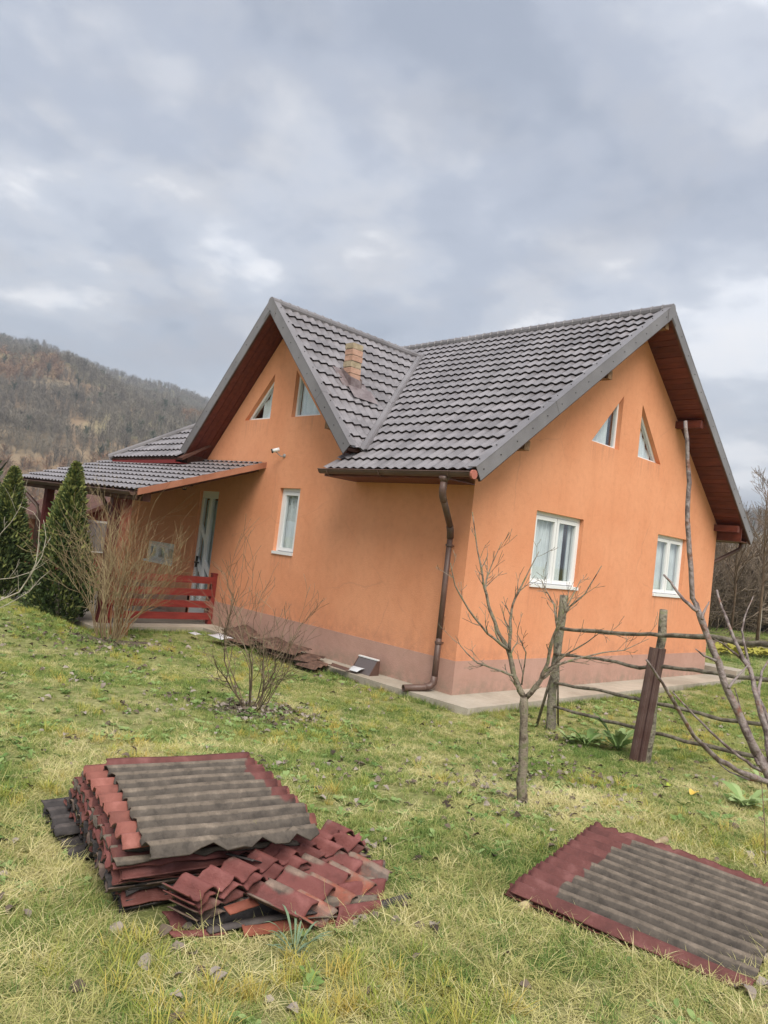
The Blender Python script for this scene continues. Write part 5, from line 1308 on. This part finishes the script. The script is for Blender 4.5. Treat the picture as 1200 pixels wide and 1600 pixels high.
# long flowering straws near the tall pile
rr = random.Random(77); b = MB()
for (px, py) in ((95, 1395), (150, 1400), (205, 1405), (232, 1418), (330, 1475), (60, 1340), (480, 1470), (545, 1470), (140, 1330), (760, 1530), (1020, 1560)):
    p = G(px, py)
    for _ in range(3): grow(b, p+np.array([rr.gauss(0, .02), rr.gauss(0, .02), 0]), np.array([rr.gauss(0, .5), rr.gauss(0, .5), 1]), rr.uniform(.14, .32), .0014, 0, rr, .0, (0,), .5, 5, .12, .0008)
o = b.build('seed_stalks', STRAW); tag(o, 'long dry seed stalks rising beside the stacked sheets', 'grass', None, 'stuff')

# broad leaved plants one can pick out
DOCK = leafmat('dock_leaf', (.13, .23, .06), (.22, .33, .11), (.36, .46, .20), .5)
def plant(name, base, n, L, wid, label, seed, rise=.9, m=None, cat='plant'):
    me = rosette(seed, n, L, wid, m or DOCK, rise); me2 = None
    o = link(name, me, None, base); tag(o, label, cat); return o
plant('leafy_plant', G(965, 1172, .0), 26, .30, .085, 'bright green leafy weed at the foot of the leaning brown strip', 600, 1.0)
plant('leafy_plant', G(915, 1165, .0), 24, .25, .075, 'paler broad leaved weed left of the bright one, before the fence', 601, .7)
plant('leafy_plant', G(890, 1160, .0), 18, .18, .055, 'smallest green weed close to the foot of the first fence post', 602, .7)
plant('leafy_plant', G(1165, 1262, .0), 22, .22, .075, 'broad green leaves at the right edge beneath the young tree', 603, .6)
plant('leafy_plant', G(1120, 1285, .0), 14, .17, .06, 'low flat green leaves just above the lone sheet', 604, .25)
plant('leafy_plant', G(1190, 1225, .0), 18, .20, .065, 'green leaves at the right picture edge just under the tree fork', 605, .7)
plant('blue_grass_clump', G(460, 1495, .0), 26, .14, .010, 'blue green grass clump in front of the low pile', 606, 1.0, mat('bluish_blade', (.14, .20, .12), .8))
o = link('yellow_leaf', deadleaf(9, .11, mat('yellow_leaf', (.62, .40, .06), .6, (.7, .52, .12), 20)), None, G(1084, 1240, .02)); tag(o, 'bright yellow fallen leaf lying on the grass right of the fence strip', 'leaf')
o = link('yellow_leaf', deadleaf(10, .07, mat('lime_leaf', (.33, .40, .04), .6)), None, G(1046, 1228, .015)); tag(o, 'small lime green fallen leaf left of the bright yellow one', 'leaf')

# soil patch under the medium shrub
def soil_patch(px, py, rx, ry, seed):
    g = G(px, py); rr = random.Random(seed); vs = [(0, 0, 0)]; n = 22
    for k in range(n):
        a = 2*math.pi*k/n; q = rr.uniform(.75, 1.15); vs.append((math.cos(a)*rx*q, math.sin(a)*ry*q, 0))
    vs = [(x, y, float(gz(g[0]+x, g[1]+y))-g[2]+.006) for x, y, z in vs]
    me = bpy.data.meshes.new('soil'); me.from_pydata(vs, [], [(0, k+1, (k+1) % n+1) for k in range(n)]); me.materials.append(SOIL); o = link('soil_patch', me, None, g); o['kind'] = 'structure'
SOIL = mat('bare_soil', (.07, .052, .038), 1.0, (.14, .11, .085), 14, 8, bump=.8, bscale=30)
soil_patch(400, 1112, .55, .45, 1); soil_patch(170, 1005, .6, .5, 2)

# ------------------------------------------------------------------ far: hills, thicket, garden bed
def hill_mat():
    m = bpy.data.materials.new('hillside_cover'); m.use_nodes = True; t = m.node_tree; b = t.nodes['Principled BSDF']; b.inputs['Roughness'].default_value = 1; b.inputs['Specular IOR Level'].default_value = 0
    tcn = t.nodes.new('ShaderNodeTexCoord')
    def nz(s, d, dist=.5):
        n = t.nodes.new('ShaderNodeTexNoise'); n.inputs['Scale'].default_value = s; n.inputs['Detail'].default_value = d; n.inputs['Distortion'].default_value = dist; t.links.new(tcn.outputs['Object'], n.inputs['Vector']); return n
    a = ramp(nz(.006, 6).outputs[0], [(.36, (.11, .105, .07)), (.47, (.25, .16, .09)), (.56, (.24, .235, .10)), (.70, (.16, .17, .08))], t)
    c = ramp(nz(.05, 8).outputs[0], [(.35, (.08, .07, .06)), (.65, (.30, .25, .18))], t)
    mi = t.nodes.new('ShaderNodeMix'); mi.data_type = 'RGBA'; mi.inputs['Factor'].default_value = .4; t.links.new(a.outputs[0], mi.inputs['A']); t.links.new(c.outputs[0], mi.inputs['B']); t.links.new(mi.outputs['Result'], b.inputs['Base Color'])
    return m
sky_px = [(-900, 420), (-500, 440), (-200, 478), (0, 529), (60, 541), (130, 567), (200, 594), (260, 606), (325, 628), (450, 680), (600, 735), (760, 775), (950, 800), (1130, 812), (1200, 808), (1400, 800), (1900, 860)]
azs, els = [], []
for (x, y) in sky_px:
    d = ray(x, y); azs.append(math.atan2(d[0], d[1])); els.append(d[2]/math.hypot(d[0], d[1]))
azs = np.array(azs); els = np.array(els); od = np.argsort(azs); azs, els = azs[od], els[od]
RD = 950.0
R0 = 260.0
def hill_z(az, rr_):
    e = np.interp(az, azs, els); Hh = CAM[2]+e*RD
    t = np.clip((rr_-R0)/(RD-R0), 0, 1); x, y = np.sin(az)*rr_, np.cos(az)*rr_
    s = t**1.05*(1-.12*np.sin(t*math.pi))
    nz = (vnoise(x, y, .0055, 31)-.5)*90+(vnoise(x, y, .016, 32)-.5)*34+(vnoise(x, y, .05, 33)-.5)*8
    w = np.sin(np.clip(t, 0, 1)*math.pi)**.8*np.clip(Hh/40, .1, 1.0)
    small = (vnoise(x, y, .05, 34)-.5)*7*np.clip(t*3, 0, 1)
    z = Hh*s+nz*w*.8+small*.6
    lim = CAM[2]+(e*rr_)*1.0
    z = np.where(rr_ < RD, np.minimum(z, lim-.4*(1-t)), Hh-(rr_-RD)*.05+small*.6)
    return z*np.clip(t*8, 0, 1)-1.2*(1-np.clip(t*8, 0, 1))
na, nr_ = 420, 110
AZ = np.linspace(YAW-1.15, YAW+1.0, na); RR = np.concatenate([np.linspace(R0, RD, nr_-12), np.linspace(RD+12, RD+420, 12)])
AA, RRm = np.meshgrid(AZ, RR, indexing='ij')
grid_mesh('hillside', CAM[0]+np.sin(AA)*RRm, CAM[1]+np.cos(AA)*RRm, hill_z(AA, RRm), hill_mat(), 'structure')
def twig_tree(seed, n, m, h=1.0, w=.45, wid=.02, crown=.35):
    rr = random.Random(seed); b = MB()
    def tri(p, q, w_):
        s_ = np.array([rr.gauss(0, 1), rr.gauss(0, 1), .2]); s_ -= (q-p)*((q-p) @ s_)/((q-p) @ (q-p)); s_ /= np.linalg.norm(s_); b.add([p-s_*w_, p+s_*w_, q+s_*w_*.25, q-s_*w_*.25], [(0, 1, 2, 3)])
    tr = [np.array([0, 0, -.03]), np.array([rr.uniform(-.03, .03), rr.uniform(-.03, .03), .45]), np.array([rr.uniform(-.06, .06), rr.uniform(-.06, .06), .85])]
    tri(tr[0], tr[1], wid*1.3); tri(tr[1], tr[2], wid*.9)
    for _ in range(n):
        t = rr.uniform(crown*.5, .8); p = np.array([0, 0, t]); a = rr.uniform(0, 6.28); s_ = w*math.sqrt(rr.random())*(1.05-abs(t-.45))
        q = p+np.array([math.cos(a)*s_, math.sin(a)*s_, rr.uniform(.12, .34)]); q[2] = min(q[2], 1.0+rr.uniform(-.05, .02)); tri(p, q, wid*.5)
        for _ in range(3):
            p2 = p+(q-p)*rr.uniform(.3, .9); q2 = p2+np.array([rr.gauss(0, .09), rr.gauss(0, .09), rr.uniform(.03, .16)]); tri(p2, q2, wid*.32)
    me = bpy.data.meshes.new('far_tree'); me.from_pydata([tuple(np.array(v)*h) for v in b.v], [], b.f); me.materials.append(m); me.update(); return me
FT1 = leafmat('far_twigs', (.13, .11, .09), (.19, .165, .13), (.28, .245, .19), 0, 0); FT2 = leafmat('rusty_far_foliage', (.20, .12, .07), (.31, .18, .105), (.38, .26, .14), 0, 0)
FT3 = leafmat('far_evergreen', (.03, .05, .03), (.05, .075, .04), (.08, .11, .05), 0, 0)
fp = [twig_tree(700+i, 26, FT1, 1, .38, .022) for i in range(4)]+[twig_tree(710+i, 34, FT2, 1, .5, .030, .2) for i in range(2)]+[twig_tree(720, 40, FT3, 1, .3, .045, .1)]+[twig_tree(730+i, 12, FT1, 1, .16, .03) for i in range(2)]
rr = np.random.RandomState(8); nT = 70000
az = YAW-.62+rr.rand(nT)*1.25; rd = R0+15+(RD-3-R0)*rr.rand(nT)**.7; xx, yy = np.sin(az)*rd, np.cos(az)*rd
dn = .55*vnoise(xx, yy, .008, 41)+.45*vnoise(xx, yy, .028, 42); keep = (dn > .535) | (rd > RD-70); az, rd, xx, yy, dn = az[keep], rd[keep], xx[keep], yy[keep], dn[keep]
rst = vnoise(xx, yy, .008, 55); m_ = len(xx); k = rr.randint(0, 4, m_); k = np.where((rst > .54) & (rd < 750) & (rr.rand(m_) < .75), 4+rr.randint(0, 2, m_), k); k = np.where(rr.rand(m_) < .02, 6, k); k = np.where((vnoise(xx, yy, .009, 66) > .68) & (rr.rand(m_) < .7), 7+rr.randint(0, 2, m_), k)
scatter('hill_woods', np.stack([CAM[0]+xx, CAM[1]+yy, hill_z(az, rd)-.2], -1), np.stack([np.zeros(m_), np.zeros(m_), rr.rand(m_)*6.28], -1), 4.0+5.0*rr.rand(m_)**1.6+np.where(k >= 7, 2, 0), k, fp, 'leafless grey and rusty woods covering the far hillside', 'woods')

# thicket behind the garden on the right, bare trees rising out of it
TH = leafmat('thicket_twigs', (.10, .075, .055), (.17, .13, .095), (.27, .21, .15), .3, 0)
tp = []
for i in range(4):
    rr_ = random.Random(800+i); b = MB()
    for _ in range(26):
        a = rr_.uniform(0, 6.28); s_ = .75*math.sqrt(rr_.random()); grow(b, np.array([math.cos(a)*.25*rr_.random(), math.sin(a)*.25*rr_.random(), -.05]), np.array([math.cos(a)*s_, math.sin(a)*s_, 1.0]), rr_.uniform(.55, 1.0), .006, 0, rr_, .1, (6, 3), .6, 4, .2, .0028)
    me = bpy.data.meshes.new('thicket_bush'); me.from_pydata(b.v, [], b.f); me.materials.append(TH); me.update(); tp.append(me)
rr = np.random.RandomState(12); nb = 420
sx = 16+rr.rand(nb)*42; sy = 9.5+rr.rand(nb)*9+(sx-16)*-.30
sc_ = 2.6+1.6*rr.rand(nb)
scatter('thicket', np.stack([sx, sy, np.full(nb, -.12)], -1), np.stack([rr.randn(nb)*.1, rr.randn(nb)*.1, rr.rand(nb)*6.28], -1), sc_, rr.randint(0, 4, nb), tp, 'dense brown leafless brushwood behind the garden on the right', 'brushwood')
def bare_tree(base, h, seed, label, m=TWIGB):
    rr_ = random.Random(seed); root = empty('bare_tree', base); tag(root, label, 'tree'); t = MB(); t.tube([(0, 0, -.2), (.1, 0, h*.35), (.05, .1, h*.7), (0, .1, h)], [h*.010, h*.008, h*.004, .008], 7); t.build('trunk', m, root, True)
    b = MB()
    for k in range(20):
        z = h*rr_.uniform(.22, .95); a = rr_.uniform(0, 6.28); L = h*.42*(1.05-z/h)+h*.08; grow(b, np.array([.05, .05, z]), np.array([math.cos(a), math.sin(a), 1.1]), L, h*.006*(1.15-z/h), 0, rr_, .3, (6, 4), .55, 5, .12, .006)
    b.build('crown', m, root)
def at_dist(px, dist):
    d = ray(px, 900); d = d/np.hypot(d[0], d[1]); x, y = CAM[0]+d[0]*dist, CAM[1]+d[1]*dist; return np.array([x, y, float(gz(x, y))])
bare_tree(at_dist(1150, 33), 5.6, 91, 'bare tree rising above the brushwood nearest the house eave')
bare_tree(at_dist(1192, 31), 6.3, 92, 'bare tree rising above the brushwood at the right edge')
bare_tree(at_dist(1120, 40), 5.6, 93, 'bare tree partly hidden behind the eave corner')
bare_tree(at_dist(1235, 30), 6.0, 94, 'bare tree beyond the right edge with twigs reaching in')
# garden bed: soil, yellow flowers, pale post
gb = at_dist(1190, 27.5)
be = np.array([(13.5, 3.1), (30, -1.2), (34, 2.5), (15, 7.2)]); bm_ = MB(); bm_.add([(x, y, -.085) for x, y in be], [(0, 1, 2, 3)]); bm_.build('garden_soil', mat('leafy_soil', (.09, .06, .04), 1, (.20, .14, .10), 3, 8, bump=.8, bscale=10))['kind'] = 'structure'
FLW = leafmat('yellow_flowers', (.30, .28, .05), (.42, .37, .07), (.55, .48, .12), .3, .1)
fl = MB(); rr_ = random.Random(5); cdir = None
for _ in range(700):
    px = rr_.uniform(1118, 1330); g = H(px, 1015+(px-1160)*.10+rr_.gauss(0, 2.2), rr_.uniform(.02, .12)); a = rr_.uniform(0, 6.28); s_ = rr_.uniform(.04, .08)
    e1 = np.array([math.cos(a), math.sin(a), rr_.uniform(-.5, .5)])*s_; e2 = np.array([-math.sin(a), math.cos(a), rr_.uniform(.2, 1)])*s_; fl.add([g-e1-e2, g+e1-e2, g+e1+e2, g-e1+e2], [(0, 1, 2, 3)])
o = fl.build('yellow_flowers', FLW); tag(o, 'low row of yellow flowers in the garden bed at the right edge', 'flowers', None, 'stuff')
p = H(1184, 1003, -.1); b = MB(); b.tube([(0, 0, -.1), (.03, 0, .8), (.07, .03, D(1189, 948, depth(p))[2]-p[2])], .055, 7); o = b.build('garden_post', mat('pale_wood', (.36, .32, .26), .9, (.46, .42, .35), 12), None, True); o.location = p; tag(o, 'pale upright wooden post in front of the brushwood at the right', 'post')

# ------------------------------------------------------------------ air
hz = MB(); hz.box((-1500, -1500, -6), (1500, 1700, 330)); 
hm = bpy.data.materials.new('valley_haze'); hm.use_nodes = True; ht = hm.node_tree; ht.nodes.remove(ht.nodes['Principled BSDF'])
pv = ht.nodes.new('ShaderNodeVolumePrincipled'); pv.inputs['Color'].default_value = (.80, .86, .95, 1); pv.inputs['Density'].default_value = .00055; pv.inputs['Anisotropy'].default_value = .2
ht.links.new(pv.outputs[0], ht.nodes['Material Output'].inputs['Volume'])
o = hz.build('haze', hm); o['kind'] = 'stuff'
